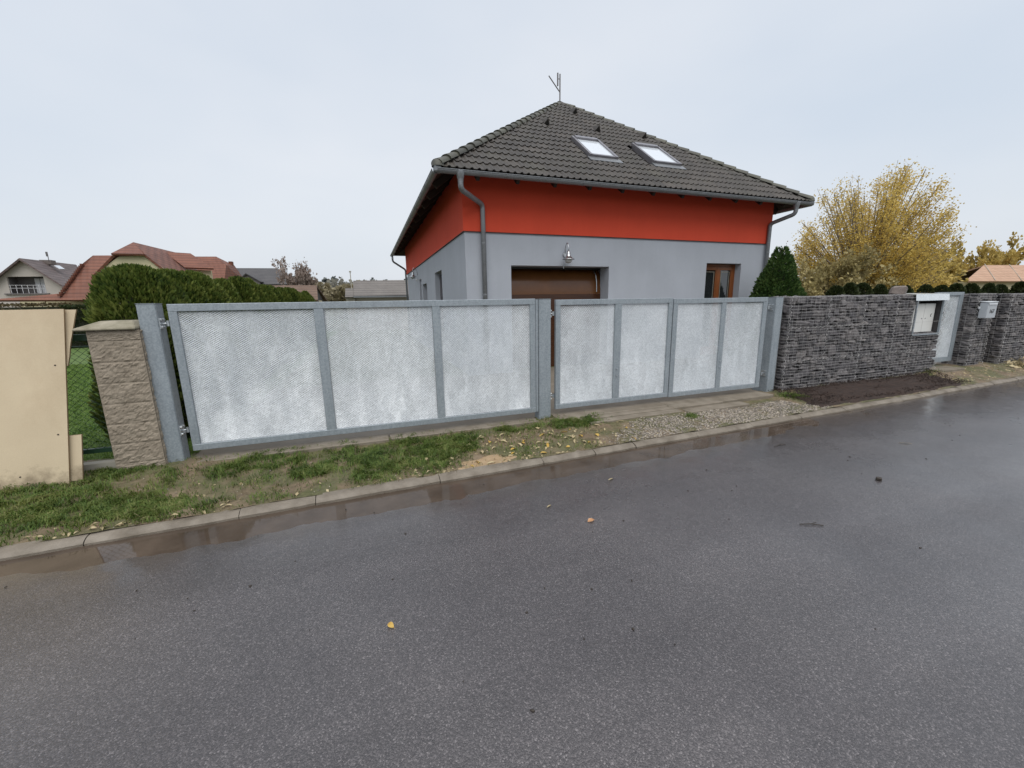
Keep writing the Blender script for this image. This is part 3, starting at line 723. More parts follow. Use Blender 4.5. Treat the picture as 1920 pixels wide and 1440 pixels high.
    for xs_ in spirals:
        n = int(H_ / .013); zt_ = skip[2] if (skip and skip[0] < xs_ < skip[1]) else H_
        sp.tube([(xs_ + .014 * math.cos(i * .78), .002 + .014 * math.sin(i * .78) - .004, i * zt_ / n) for i in range(n + 1)], .0026, 4, False)
    if spirals: sp.build('spiral_binder', M['wire'], t)
    for z_ in [H_ * k for k in (.355, .69)]:
        bw = MB(); n = int(W / .014)
        bw.tube([(i * W / n, -.004 + .011 * math.sin(i * .9), z_ + .011 * math.cos(i * .9)) for i in range(n + 1) if not (skip and skip[2] < z_ < skip[3] and skip[0] < i * W / n < skip[1])], .0026, 4, False)
        bw.build('spiral_binder', M['wire'], t)
    return t
gabion('gabion_wall', 'long grey stone basket wall right of the double gate', 6.785, 11.25, 4.985, 5.40, .05, 1.772, 1, 300,
       skip=(10.28 - 6.785, 11.16 - 6.785, 1.00 - .05, 2.0), spirals=(0, .96, 1.92, 2.88, 3.48, 4.46))
gabion('gabion_pillar', 'narrow stone basket pillar that carries the grey mailbox', 12.50, 13.15, 5.03, 5.46, .04, 1.765, 2, 190, spirals=(0, .65), group='stone baskets beyond the narrow gate')
gabion('gabion_wall', 'stone basket wall cut by the right edge of the picture', 13.70, 16.6, 4.98, 5.5, .06, 1.755, 3, 120, spirals=(0, .97, 1.93), group='stone baskets beyond the narrow gate')
gabion('gabion_wall', 'dark set-back stone basket wall between the mailbox pillar and the rightmost wall', 13.18, 13.69, 5.30, 5.6, .06, 1.755, 4, 60, spirals=(), faces='f', group='stone baskets beyond the narrow gate')

# stone lying on top of the wall
bl = link('boulder', chip(55, bev=.3), None, (10.0, 5.2, 1.845), (.1, .1, .4), (.34, .26, .19)); bl.data.materials.append(M['far_stone'])
tag(bl, 'rounded brown stone lying on top of the long stone basket wall', 'stone')

# meter cabinet in its niche, with steel cover
cab = empty('meter_cabinet', (10.40, 5.09, 1.005), 0, 'off-white two-door meter cabinet in a niche of the long stone basket wall', 'cabinet')
MB().box(0, .72, .012, .26, 0, .585).build('cabinet_body', M['white_box'], cab, bevel=.004)
for k in range(2):
    d_ = MB().box(.006 + k * .356, .352 + k * .356, -.004, .010, .008, .577).build('cabinet_door', M['white_box'], cab, bevel=.003)
    lk = MB(); xl = .30 if k == 0 else .42
    lk.tube([(xl, -.004, .285), (xl, -.012, .285)], .012, 8); lk.build('lock', M['lampmetal'], d_)
    wr = MB(); xw = .09 if k == 0 else .585                          # hand-painted mark on the door
    if k == 0: wr.tube([(xw + .02, -.006, .345), (xw - .005, -.006, .325), (xw + .005, -.006, .285), (xw, -.006, .24)], .006, 4); wr.tube([(xw - .012, -.006, .290), (xw + .022, -.006, .300)], .006, 4)
    else: wr.tube([(xw + .03, -.006, .375), (xw, -.006, .355), (xw, -.006, .325), (xw + .022, -.006, .318)], .006, 4)
    wr.build('painted_mark', M['ink'], d_)
MB().box(.74, .77, -.07, .28, -.03, .70).build('niche_side', M['core'], cab)
MB().box(-.12, .74, .265, .285, -.03, .70).build('niche_back', M['core'], cab)
MB().box(-.12, .74, -.06, .26, -.035, -.012).build('niche_floor', M['slate'], cab)
for (x0, x1, z0, z1) in ((-.135, -.105, -.03, .66), (.735, .765, -.03, .66), (-.105, .735, -.045, -.015)): MB().box(x0, x1, -.112, -.085, z0, z1).build('niche_frame', M['galv'], cab)
cov = empty('cabinet_cover', (10.17, 4.962, 1.655), 0, 'shiny folded steel sheet roofing the meter cabinet niche', 'cover')
m = MB(); m.poly([(0, 0, 0), (1.10, 0, 0), (1.10, .016, .125), (0, .016, .125)], .002); m.poly([(0, .016, .125), (1.10, .016, .125), (1.10, .48, .150), (0, .48, .150)], .002); m.poly([(0, 0, 0), (1.10, 0, 0), (1.10, .025, -.006), (0, .025, -.006)], .002)
m.build('cover_sheet', M['bright'], cov)
m = MB(); m.poly([(1.1, 0, 0), (1.1, .016, .125), (1.1, .05, .0)], .002); m.build('cover_end', M['bright'], cov)

# narrow garden gate
pg = gate('garden_gate', 'narrow galvanised garden gate between the meter cabinet and the mailbox pillar', 11.42, 12.42, .285, 1.812, [], fw=.12, y=5.24, frame_b=.10)

# mailbox
mb_ = empty('mailbox', (12.56, 4.895, 1.245), 0, 'small grey mailbox with a black house number on the stone basket pillar', 'mailbox')
MB().box(0, .37, 0, .125, 0, .335).build('box_body', M['mailbox'], mb_, bevel=.008, bseg=2)
lid = MB(); lid.add([(-.008, -.012, .338), (.378, -.012, .338), (.378, .13, .352), (-.008, .13, .352), (-.008, -.012, .350), (.378, -.012, .350), (.378, .13, .364), (-.008, .13, .364)], [(3, 2, 1, 0), (4, 5, 6, 7), (0, 1, 5, 4), (1, 2, 6, 5), (2, 3, 7, 6), (3, 0, 4, 7)])
lid.build('lid', M['mailtop'], mb_)
MB().box(.03, .34, -.014, -.001, .285, .318).build('slot_flap', M['mailtop'], mb_, bevel=.003)
fc = bpy.data.curves.new('house_number', 'FONT'); fc.body = '167'; fc.size = .125; fc.extrude = .0015; fc.materials.append(M['ink'])
fo = bpy.data.objects.new('number_curve', fc); COL.objects.link(fo); bpy.context.view_layer.update()
nm_ = bpy.data.meshes.new_from_object(fo.evaluated_get(bpy.context.evaluated_depsgraph_get())); bpy.data.objects.remove(fo); nm_.name = 'house_number'
if not nm_.materials: nm_.materials.append(M['ink'])
fo = link('house_number', nm_); fo.parent = mb_; fo.location = (.10, -.003, .105); fo.rotation_euler = (PI / 2, 0, 0)
m = MB(); m.box(0, .05, 0, .02, 0, .05); bell = m.build('bell_button', M['mailtop'], None, bevel=.004, loc=(12.515, 5.0, 1.44))
tag(bell, 'tiny pale bell box fixed on the stone basket pillar left of the mailbox', 'doorbell')

# ---------------------------------------------------------------- the house
HW, HD, OV = 8.992, 13.02, .615
ZE, ZA, ZR = 4.295, 8.205, 3.30                      # gutter, roof top, lower edge of the red band
RUN = HW / 2 + OV; TP = (ZA - ZE) / RUN; SL = math.atan(TP)
hs = empty('house', (2.082, 8.976, 0), .0064, 'grey and red rendered house with a dark tiled hip roof behind the gates', 'house')
TH = .40
# lower walls, pieced round the openings (front: garage and terrace door; left side: three windows)
GA0, GA1, GAZ = 1.06, 3.66, 2.60
DA0, DA1, DAZ = 6.77, 8.03, 2.735
fw_ = MB()
for (a, b, z0, z1) in [(0, GA0, 0, ZR), (GA0, GA1, GAZ, ZR), (GA1, DA0, 0, ZR), (DA0, DA1, DAZ, ZR), (DA1, HW, 0, ZR)]:
    fw_.box(a, b, 0, TH, z0, z1)
fw_.build('front_wall', M['wall_grey'], hs)
sides = [(3.01, 4.26, .9, 2.73), (6.2, 7.33, .9, 2.52), (7.62, 8.25, .9, 2.76)]
sw_ = MB(); prev = TH
for (b0, b1, z0, z1) in sides:
    sw_.box(0, TH, prev, b0, 0, ZR); sw_.box(0, TH, b0, b1, 0, z0); sw_.box(0, TH, b0, b1, z1, ZR); prev = b1
sw_.box(0, TH, prev, HD, 0, ZR); sw_.build('side_wall', M['wall_grey'], hs)
m = MB(); m.box(HW - TH, HW, TH, HD, 0, ZR); m.box(TH, HW - TH, HD - TH, HD, 0, ZR); m.build('rear_wall', M['wall_grey'], hs)
# red band stands a little proud of the grey
ub = MB(); e_ = .03; ZT = ZE + .30
ub.box(-e_, HW + e_, -e_, TH, ZR, ZT); ub.box(-e_, TH, TH, HD + e_, ZR, ZT); ub.box(HW - TH, HW + e_, TH, HD + e_, ZR, ZT)
ub.build('red_band', M['wall_red'], hs)
m = MB(); m.box(-e_ - .004, HW + e_ + .004, -e_ - .004, .1, ZR - .014, ZR - .001); m.box(-e_ - .004, .1, .1, HD, ZR - .014, ZR - .001); m.build('drip_edge', M['edge_dark'], hs)

# garage door set back in its opening
gd = empty('garage_door', (0, 0, 0), 0, None, None, None, hs)
MB().box(GA0 - .2, GA1 + .2, .42, .50, 2.56, 3.1).build('door_frame', M['black'], gd)
pz = .12
for k in range(3):
    zt_ = pz + .61
    MB().box(GA0 - .05, GA1 + .05, .37, .41, pz + .002, zt_ - .002).build('door_panel', M['garage'], gd, bevel=.003); pz = zt_
cv = MB(); n = 12                                       # top panel curls back along its track
P_ = [(.375 + .34 * (1 - math.cos(i / n * 1.25)), pz + .62 * math.sin(i / n * 1.25) / math.sin(1.25)) for i in range(n + 1)]
for i in range(n): cv.add([(GA0 - .05, P_[i][0], P_[i][1]), (GA1 + .05, P_[i][0], P_[i][1]), (GA1 + .05, P_[i + 1][0], P_[i + 1][1]), (GA0 - .05, P_[i + 1][0], P_[i + 1][1])], [(0, 1, 2, 3)])
cv.build('door_panel', M['garage_top_lit'], gd, smooth=True)
m = MB(); m.tube([(GA1 - .12, .36, 2.0), (GA1 - .12, .37, 2.25), (GA1 - .13, .40, 2.42), (GA1 - .15, .48, 2.53)], .012, 5); m.build('door_track', M['lampmetal'], gd)
m = MB(); m.box(GA0 - .3, GA1 + .3, 1.4, 1.45, 0, 3.2); m.build('garage_interior', M['black'], gd)

# terrace door, two wooden leaves with leaded glass
td = empty('terrace_door', (0, 0, 0), 0, None, None, None, hs)
y0 = .20
m = MB(); m.box(DA0 - .02, DA0 + .065, y0, y0 + .08, .12, DAZ); m.box(DA1 - .065, DA1 + .02, y0, y0 + .08, .12, DAZ); m.box(DA0 + .065, DA1 - .065, y0, y0 + .08, DAZ - .075, DAZ); m.build('door_frame', M['brownwood'], td, bevel=.006)
mid = (DA0 + DA1) / 2
for k, (a, b) in enumerate([(DA0 + .068, mid - .004), (mid + .004, DA1 - .068)]):
    lf = MB(); zt_ = DAZ - .08; lf.box(a, a + .085, y0 - .01, y0 + .05, .14, zt_); lf.box(b - .085, b, y0 - .01, y0 + .05, .14, zt_); lf.box(a + .085, b - .085, y0 - .01, y0 + .05, zt_ - .09, zt_); lf.box(a + .085, b - .085, y0 - .01, y0 + .05, .14, .4)
    leaf = lf.build('door_leaf', M['brownwood'], td, bevel=.005)
    MB().box(a + .085, b - .085, y0 + .02, y0 + .03, .4, zt_ - .09).build('pane', M['glass'], leaf)
    st_ = MB(); i0, i1 = a + .125, b - .125
    for xx_ in (i0, i1): st_.box(xx_ - .006, xx_ + .006, y0 + .012, y0 + .019, .45, zt_ - .13)
    st_.box(i0, i1, y0 + .011, y0 + .018, zt_ - .142, zt_ - .13); st_.build('lead_strip', M['lead'], leaf)
m = MB(); m.box(mid - .045, mid + .045, y0 - .022, y0 - .011, .14, DAZ - .08); m.build('cover_moulding', M['brownwood'], td, bevel=.01)
for (b0, b1, z0, z1) in sides:
    wn_ = MB(); wn_.box(.14, .20, b0, b0 + .06, z0, z1); wn_.box(.14, .20, b1 - .06, b1, z0, z1); wn_.box(.14, .20, b0 + .06, b1 - .06, z1 - .06, z1); wn_.box(.14, .20, b0 + .06, b1 - .06, z0, z0 + .06)
    wo = wn_.build('side_window', M['skyframe'], hs); MB().box(.17, .18, b0 + .06, b1 - .06, z0 + .06, z1 - .06).build('pane', M['glass'], wo)

# wall lamps
def wall_lamp(parent, o, d, nrm):
    """o on the wall, d along the wall, nrm out of it: curved arm carrying a bell-shaped steel shade"""
    o, d, nrm = Vector(o), Vector(d), Vector(nrm); up = Vector((0, 0, 1)); rt = empty('wall_lamp', (0, 0, 0), 0, None, None, None, parent)
    m = MB(); m.tube([o, o + nrm * .03], .055, 14); m.build('wall_plate', M['lampmetal'], rt, bevel=.004)
    pts = [o + nrm * .03 + up * .02] + [o + nrm * (.03 + .14 * (1 - math.cos(i / 10 * PI)) / 2 * 1.25) + up * (.02 + .21 * math.sin(min(i / 10 * PI, PI)) + .04 * i / 10) for i in range(1, 11)]
    m = MB(); m.tube(pts, .010, 8); m.build('arm', M['lampmetal'], rt, True)
    c = o + nrm * .20 + up * (-.13)
    m = MB(); m.lathe([(.012, .20), (.035, .185), (.048, .14), (.055, .09), (.075, .055), (.135, .015), (.145, 0), (.138, -.004), (.10, .006)], c, 22); m.build('shade', M['lampmetal'], rt, True)
    m = MB(); m.lathe([(.088, .006), (.09, -.02), (.075, -.055), (.045, -.078), (.001, -.088)], c, 18); m.build('glass_bowl', M['lampglass'], rt, True)
wall_lamp(hs, (2.42, -.001, 2.86), (1, 0, 0), (0, -1, 0))
wall_lamp(hs, (-.001, 8.62, 3.02), (0, 1, 0), (-1, 0, 0))
m = MB(); m.tube([(2.40, .01, 2.605), (2.40, .01, 2.545)], .011, 6); m.build('hook', M['lampmetal'], hs)
m = MB(); m.tube([(-.001, 9.0, 2.80), (-.03, 9.0, 2.80)], .045, 10); m.build('alarm_box', M['white_box'], hs)

# roof: four slopes of decking, then tiles on the slope towards the street
A0, A1, B0, B1 = -OV, HW + OV, -OV, HD + OV
rdk = empty('roof', (0, 0, 0), 0, None, None, None, hs)
zt0 = ZE + .035
R1, R2 = Vector((HW / 2, HW / 2, ZA - .05)), Vector((HW / 2, HD - HW / 2, ZA - .05))
c1, c2, c3, c4 = Vector((A0, B0, zt0)), Vector((A1, B0, zt0)), Vector((A1, B1, zt0)), Vector((A0, B1, zt0))
m = MB(); m.poly([c1, c2, R1]); m.poly([c2, c3, R2, R1]); m.poly([c3, c4, R2]); m.poly([c4, c1, R1, R2])
off = Vector((0, 0, -.05)); m.poly([R1 + off, c2 + off, c1 + off]); m.poly([R1 + off, R2 + off, c3 + off, c2 + off]); m.poly([R2 + off, c4 + off, c3 + off]); m.poly([R2 + off, R1 + off, c1 + off, c4 + off])
for a_, b_ in ((c1, c2), (c2, c3), (c3, c4), (c4, c1)): m.poly([a_ + off, b_ + off, b_, a_])
me = m.mesh('roof_deck', M['soffit']); link('roof_deck', me, rdk)
m = MB()
for tri in ([c2, c3, R2, R1], [c3, c4, R2], [c4, c1, R1, R2]): m.poly([v + Vector((0, 0, .045)) for v in tri])
m.build('roof_slope', mk_farroof('side_slope_tile', [(.3, (.040, .034, .029)), (.7, (.066, .057, .049))], 4.8, 21), rdk)
# rafter tails under the eaves
def rafter(p0, p1, w=.07, h=.13):
    d = (p1 - p0); L = d.length; d.normalize(); s_ = d.cross(Vector((0, 0, 1))).normalized(); u = s_.cross(d)
    vs = [p0 + d * a + s_ * b + u * c for a in (0, L) for b in (-w / 2, w / 2) for c in (-h, 0)]
    return MB().add(vs, [(0, 1, 3, 2), (4, 6, 7, 5), (0, 4, 5, 1), (2, 3, 7, 6), (0, 2, 6, 4), (1, 5, 7, 3)])
rise = OV * TP
for i in range(11): x_ = .2 + i * (HW - .4) / 10; rafter(Vector((x_, B0 + .03, zt0 - .04)), Vector((x_, .02, zt0 - .04 + rise))).build('rafter', M['soffit'], rdk)
for i in range(14):
    y_ = .3 + i * (HD - .6) / 13
    rafter(Vector((A0 + .03, y_, zt0 - .04)), Vector((.02, y_, zt0 - .04 + rise))).build('rafter', M['soffit'], rdk)
    if i < 5: rafter(Vector((A1 - .03, y_, zt0 - .04)), Vector((HW - .02, y_, zt0 - .04 + rise))).build('rafter', M['soffit'], rdk)
# concrete tile: double roll, 30 cm wide
TW, TL, EXP = .30, .42, .338
def tile_mesh():
    n = 16; pts = []
    for i in range(n + 1):
        u = i / n; ph = (u * 2) % 1.0
        hgt = .030 * max(0, math.sin((ph - .08) / .52 * PI)) if .08 < ph < .60 else 0.0
        pts.append((u * TW - TW / 2 - .004, hgt))
    V = []; F = []
    for (v, dz) in ((-.5, .030), (.5, .002)):
        for (x, h) in pts: V.append((x, v * TL, h + dz))
    k = n + 1
    for (x, h) in pts: V.append((x, -.5 * TL + .004, h + .030 - .024))
    F += [(i, i + 1, k + i + 1, k + i) for i in range(n)] + [(i + 1, i, 2 * k + i, 2 * k + i + 1) for i in range(n)]
    me = bpy.data.meshes.new('tile'); me.from_pydata(V, [], F); me.materials.append(M['tile'])
    smooth_by_angle(me, 50); return me
TM = tile_mesh(); TVs, TFs = mesh_arrays(TM)
slope_len = RUN / math.cos(SL); rows = int(slope_len / EXP) + 1
sky_boxes = [(3.32, 4.14, .50, 1.48), (5.25, 6.16, .55, 1.56)]                     # roof windows, in (a, b)
restV, restF, restN, count = [], [], 0, 0
tR = Matrix.Rotation(SL, 4, 'X')
for r_i in range(rows):
    s0 = r_i * EXP - .05; sc_ = s0 + TL / 2; bmid = B0 + sc_ * math.cos(SL)
    b_lo = B0 + max(0, s0) * math.cos(SL); half = RUN - (b_lo - B0)
    if half < .1: continue
    ncol = int(half * 2 / TW) + 3; a_start = HW / 2 - math.ceil(half / TW + .5) * TW
    for c_i in range(ncol):
        a_c = a_start + c_i * TW + TW / 2
        if abs(a_c - HW / 2) > half + TW * .45: continue
        if any(x0 - .05 < a_c < x1 + .05 and y0_ + .02 < bmid < y1_ - .06 for x0, x1, y0_, y1_ in sky_boxes): continue
        loc = Vector((a_c, bmid, zt0 + .030 + sc_ * math.sin(SL)))
        edge = abs(a_c - HW / 2) + TW / 2 > RUN - (b_lo + TL * math.cos(SL) - B0) - .02
        rot = (SL + rnd.gauss(0, .004), rnd.gauss(0, .006), rnd.gauss(0, .004))
        me = TM
        if edge:                                                       # cut along the hip
            A = Matrix.Translation(loc) @ tR; bm = bmesh.new(); bm.from_mesh(TM); inv = A.inverted()
            for sg in (-1, 1):
                co = Vector((HW / 2 + sg * (RUN - .03), B0, 0)); nn = Vector((sg, 1, 0)).normalized()
                bmesh.ops.bisect_plane(bm, geom=bm.verts[:] + bm.edges[:] + bm.faces[:], plane_co=inv @ co, plane_no=(inv.to_3x3() @ nn), clear_outer=True)
            if len(bm.faces) == 0: bm.free(); continue
            me = bpy.data.meshes.new('tile'); bm.to_mesh(me); bm.free()
            if not me.materials: me.materials.append(M['tile'])
        if count < 300: link('tile', me, rdk, loc, rot)
        else:
            A = Matrix.LocRotScale(loc, __import__('mathutils').Euler(rot), None)
            vv, ff = mesh_arrays(me); restV += [tuple(A @ Vector(q)) for q in vv]; restF += [tuple(i + restN for i in f) for f in ff]; restN += len(vv)
        count += 1
if restV:
    me = bpy.data.meshes.new('upper_tiles'); me.from_pydata(restV, [], restF); me.materials.append(M['tile']); smooth_by_angle(me, 50)
    link('upper_tiles', me, rdk)['kind'] = 'stuff'
# hip caps
def hip_cap_mesh():
    V = []; F = []; n = 8; L = .42
    for (y, r, dz) in ((0, .125, .012), (L * .5, .112, .004), (L, .100, -.006)):
        for i in range(n + 1):
            a = PI * i / n; V.append((r * math.cos(a) * 1.05, y, r * math.sin(a) * .80 + dz))
    k = n + 1
    for q in range(2):
        for i in range(n): F.append((q * k + i, q * k + i + 1, (q + 1) * k + i + 1, (q + 1) * k + i))
    for i in range(n + 1):
        a = PI * i / n; V.append((.100 * math.cos(a), .004, .100 * math.sin(a) * .72))
    F += [(i + 1, i, 3 * k + i, 3 * k + i + 1) for i in range(n)]
    me = bpy.data.meshes.new('hip_cap'); me.from_pydata(V, [], F); me.materials.append(M['hip']); smooth_by_angle(me, 50); return me
HC = hip_cap_mesh()
for cA in (c1, c2):
    d = (R1 - cA); L = d.length; d.normalize(); n = int(L / .365)
    X_ = d.cross(Vector((0, 0, 1))).normalized(); Z_ = X_.cross(d)
    Rm = Matrix((X_, d, Z_)).transposed()
    for i in range(n):
        p = cA + d * (.0 + i * .365) + Z_ * .050
        link('hip_cap', HC, rdk, p, (Rm @ Matrix.Rotation(rnd.gauss(0, .02), 3, 'Z')).to_euler(), (1, 1, 1))
    m = MB(); m.lathe([(.001, .12), (.07, .10), (.11, .05), (.125, -.03)], cA + d * .0 + Vector((0, 0, .045)), 12); m.build('hip_end_cap', M['hip'], rdk, True)
d = (R2 - R1); n = int(d.length / .365)
for i in range(n): link('ridge_cap', HC, rdk, R1 + d.normalized() * i * .365 + Vector((0, 0, .045)), (0, 0, 0))
# roof windows
def on_roof(a, b, h=0.0):
    return Vector((a, b - h * math.sin(SL), zt0 + .03 + (b - B0) * TP + h * math.cos(SL)))
for (x0, x1, b0, b1) in sky_boxes:
    wr = empty('roof_window', (0, 0, 0), 0, None, None, None, rdk)
    def rbox(xa, xb, ba, bb, h0, h1, nm, mt, par):
        vs = [on_roof(x, b, h) for h in (h0, h1) for b in (ba, bb) for x in (xa, xb)]
        return MB().add(vs, [(0, 2, 3, 1), (4, 5, 7, 6), (0, 1, 5, 4), (2, 6, 7, 3), (0, 4, 6, 2), (1, 3, 7, 5)]).build(nm, M[mt], par)
    rbox(x0, x0 + .075, b0, b1, -.03, .10, 'frame_side', 'skyframe', wr); rbox(x1 - .075, x1, b0, b1, -.03, .10, 'frame_side', 'skyframe', wr)
    rbox(x0 + .075, x1 - .075, b1 - .11, b1, -.03, .125, 'frame_hood', 'skyframe', wr); rbox(x0 + .075, x1 - .075, b0, b0 + .06, -.03, .092, 'frame_sill', 'skyframe', wr)
    rbox(x0 + .075, x1 - .075, b0 + .06, b1 - .11, .0, .075, 'pane', 'skyglass', wr)
    rbox(x0 - .05, x1 + .05, b0 - .17, b0, .01, .045, 'flashing', 'zinc', wr)
# little tent-shaped vents
for (a, b) in ((2.97, 2.25), (4.50, 3.50), (4.59, 2.27), (6.18, 2.24)):
    vs = [on_roof(a - .10, b - .02, .02), on_roof(a + .10, b - .02, .02), on_roof(a, b - .02, .20), on_roof(a - .05, b + .30, .03), on_roof(a + .05, b + .30, .03)]
    MB().add(vs, [(0, 1, 2), (0, 2, 3), (1, 4, 2), (2, 4, 3)]).build('roof_vent', M['tile'], rdk)
    vs = [on_roof(a - .065, b - .026, .03), on_roof(a + .065, b - .026, .03), on_roof(a, b - .026, .14)]
    MB().add(vs, [(0, 1, 2)]).build('vent_mouth', M['black'], rdk)
# antenna
an = empty('antenna', (0, 0, 0), 0, None, None, None, hs)
ax, ay, az = HW / 2 + .02, HW / 2 + .05, ZA + .02
m = MB(); m.tube([(ax, ay, az - .1), (ax, ay, az + .90)], .022, 6); m.build('mast', M['antenna'], an)
m = MB(); p0, p1 = Vector((ax, ay, az + .36)), Vector((ax - .36, ay + .10, az + .84)); m.tube([p0, p1], .018, 5)
for i in range(9):
    q = p0.lerp(p1, .2 + i * .095); m.tube([q + Vector((-.04, -.10, -.03)), q + Vector((.04, .10, .03))], .005, 4)
m.build('yagi_boom', M['antenna'], an)
m = MB(); m.box(ax - .10, ax - .065, ay - .02, ay + .02, az + .54, az + .92); m.tube([(ax - .08, ay, az + .75), (ax, ay, az + .75)], .012, 5); m.build('panel_aerial', M['antenna'], an)
m = MB(); m.tube([(1.6, 3.7, 6.2), (1.6, 3.7, 6.60), (1.68, 3.65, 6.65), (1.82, 3.58, 6.60)], .05, 8); m.build('vent_pipe', M['hip'], hs)
# gutters and downpipes
def gutter(p0, p1, r=.068):
    p0, p1 = Vector(p0), Vector(p1); d = (p1 - p0).normalized(); s_ = d.cross(Vector((0, 0, 1))).normalized(); mb = MB(); n = 8; V = []
    for p in (p0, p1):
        for i in range(n + 1):
            a = PI + PI * i / n; V.append(p + s_ * math.cos(a) * r + Vector((0, 0, math.sin(a) * r)))
        for i in range(n, -1, -1):
            a = PI + PI * i / n; V.append(p + s_ * math.cos(a) * (r - .006) + Vector((0, 0, math.sin(a) * (r - .006))))
    k = 2 * (n + 1); F = [(i, (i + 1) % k, k + (i + 1) % k, k + i) for i in range(k)] + [tuple(range(k)), tuple(range(2 * k - 1, k - 1, -1))]
    mb.add(V, F)
    mb.tube([p0 + s_ * r + Vector((0, 0, .003)), p1 + s_ * r + Vector((0, 0, .003))], .009, 6)
    mb.tube([p0 - s_ * r + Vector((0, 0, .003)), p1 - s_ * r + Vector((0, 0, .003))], .009, 6)
    L = (p1 - p0).length
    for i in range(1, int(L / 1.05)):
        q = p0 + d * i * 1.05; V = [];
        mb.tube([q + s_ * math.cos(PI + PI * j / 8) * (r + .003) + Vector((0, 0, math.sin(PI + PI * j / 8) * (r + .003))) for j in range(9)], .008, 4)
    return mb
gutter((A0 - .03, B0 - .055, ZE - .005), (A1 + .03, B0 - .055, ZE - .005)).build('gutter', M['zinc'], hs, smooth=False)
gutter((A0 - .055, B0 - .02, ZE - .005), (A0 - .055, B1, ZE - .005)).build('gutter', M['zinc'], hs)
gutter((A1 + .055, B0 - .02, ZE - .005), (A1 + .055, B1, ZE - .005)).build('gutter', M['zinc'], hs)
for x_ in (A0 - .02, A1 + .02): MB().box(x_ - .07, x_ + .07, B0 - .09, B0 + .06, ZE - .06, zt0 + .075).build('gutter_corner', M['zinc'], hs, bevel=.02)
def bend(pts, r=.09):
    P = [Vector(p) for p in pts]; Q = [P[0]]
    for i in range(1, len(P) - 1):
        u = P[i - 1] - P[i]; v = P[i + 1] - P[i]; k = min(r, u.length * .45, v.length * .45); a_, b_ = P[i] + u.normalized() * k, P[i] + v.normalized() * k
        Q += [a_.lerp(P[i], t).lerp(P[i].lerp(b_, t), t) for t in (0, .25, .5, .75, 1)]
    return Q + [P[-1]]
for pts in ([(-.195, B0 - .055, ZE - .06), (-.195, B0 - .055, 3.96), (.40, -.085, 3.84), (.40, -.085, .2)],
            [(9.05, B0 - .055, ZE - .06), (9.05, B0 - .055, 3.99), (8.885, -.085, 3.83), (8.885, -.085, .2)]):
    dp = empty('downpipe', (0, 0, 0), 0, None, None, None, hs)
    m = MB(); m.tube(bend(pts), .053, 14); m.build('pipe', M['zinc'], dp, True)
    x_, y_, _z = pts[0]; m = MB(); m.lathe([(.088, .02), (.088, -.02), (.070, -.10), (.056, -.14), (.056, -.20)], (x_, y_, ZE - .02), 16); m.build('outlet', M['zinc'], dp, True)
    for z_ in (3.05, 1.95, .8): m = MB(); m.lathe([(.052, -.018), (.056, -.016), (.056, .016), (.052, .018)], (pts[-1][0], pts[-1][1], z_), 14); m.build('pipe_clip', M['zinc'], dp)
m = MB(); m.tube(bend([(-OV - .055, HD + .1, ZE - .06), (-OV - .055, HD + .1, ZE - .35), (-.06, HD + .1, ZE - .75), (-.06, HD + .1, .2)]), .048, 10); m.build('rear_downpipe', M['zinc'], hs, True)

# ---------------------------------------------------------------- plants
def sprays(n, posf, L=(.05, .10), W=.35, up=.5, seed=0, droop=0.0):
    """n little fans of foliage; posf(rng, n) -> positions and outward directions"""
    r_ = np.random.default_rng(seed); Pp, N = posf(r_, n)
    d = N + np.array([0, 0, up]) + r_.normal(0, .45, (n, 3)) - np.array([0, 0, droop]); d /= np.linalg.norm(d, axis=1)[:, None]
    s_ = np.cross(d, r_.normal(0, 1, (n, 3))); s_ /= np.maximum(np.linalg.norm(s_, axis=1)[:, None], 1e-6)
    l = r_.uniform(L[0], L[1], (n, 1)); w = l * W
    a = Pp; b = Pp + d * l * .55 + s_ * w; c = Pp + d * l; e = Pp + d * l * .55 - s_ * w
    V = np.stack([a, b, c, e], 1).reshape(-1, 3); F = np.arange(4 * n).reshape(n, 4); return V, F
def column_pos(R, H, top=4.0, lump=.18, taper=.15, seed=0):
    ph = np.random.default_rng(seed).random(8) * 6.28
    def f(r_, n):
        h = r_.random(n) ** .85; a = r_.random(n) * 2 * PI
        rr = R * (1 - h ** top) ** .5 * (1 - taper * h) * (.82 + .18 * np.minimum(1, h * 5 + .3))
        rr = rr * (1 + lump * (np.sin(3 * a + ph[0] + 5 * h) * .4 + np.sin(5 * a + ph[1] - 9 * h) * .35 + np.sin(9 * a + 14 * h + ph[2]) * .3))
        t = 1 - .28 * r_.random(n) ** 2
        P = np.stack([rr * np.cos(a) * t, rr * np.sin(a) * t, h * H], 1); N = np.stack([np.cos(a), np.sin(a), .35 + 1.2 * h ** 6], 1); return P, N
    return f
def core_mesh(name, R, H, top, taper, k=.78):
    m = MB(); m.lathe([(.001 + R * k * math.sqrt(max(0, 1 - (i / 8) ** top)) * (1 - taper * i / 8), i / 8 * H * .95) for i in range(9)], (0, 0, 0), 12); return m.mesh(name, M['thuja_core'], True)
def trunk_mesh(H, r=.05):
    m = MB(); m.tube([(0, 0, -.1), (.01, 0, H * .4), (0, .01, H * .8)], [r, r * .7, r * .25], 7); return m.mesh('trunk', M['bark'])
TR1 = trunk_mesh(2.0)
core1 = core_mesh('inner_twigs', .40, 2.05, 4, .18)
near_meshes = [mesh_np('crown', *sprays(30000, column_pos(.47, 2.14, 8, .20, .10, 3), (.04, .095), .20, 1.1, 5), M['thuja'])]
TH_ME = [mesh_np('crown', *sprays(12000, column_pos(.415, 2.14, 4, .24, .18, 20 + i), (.05, .12), .22, 1.1, 40 + i), M['thuja']) for i in range(3)]
NH = 21
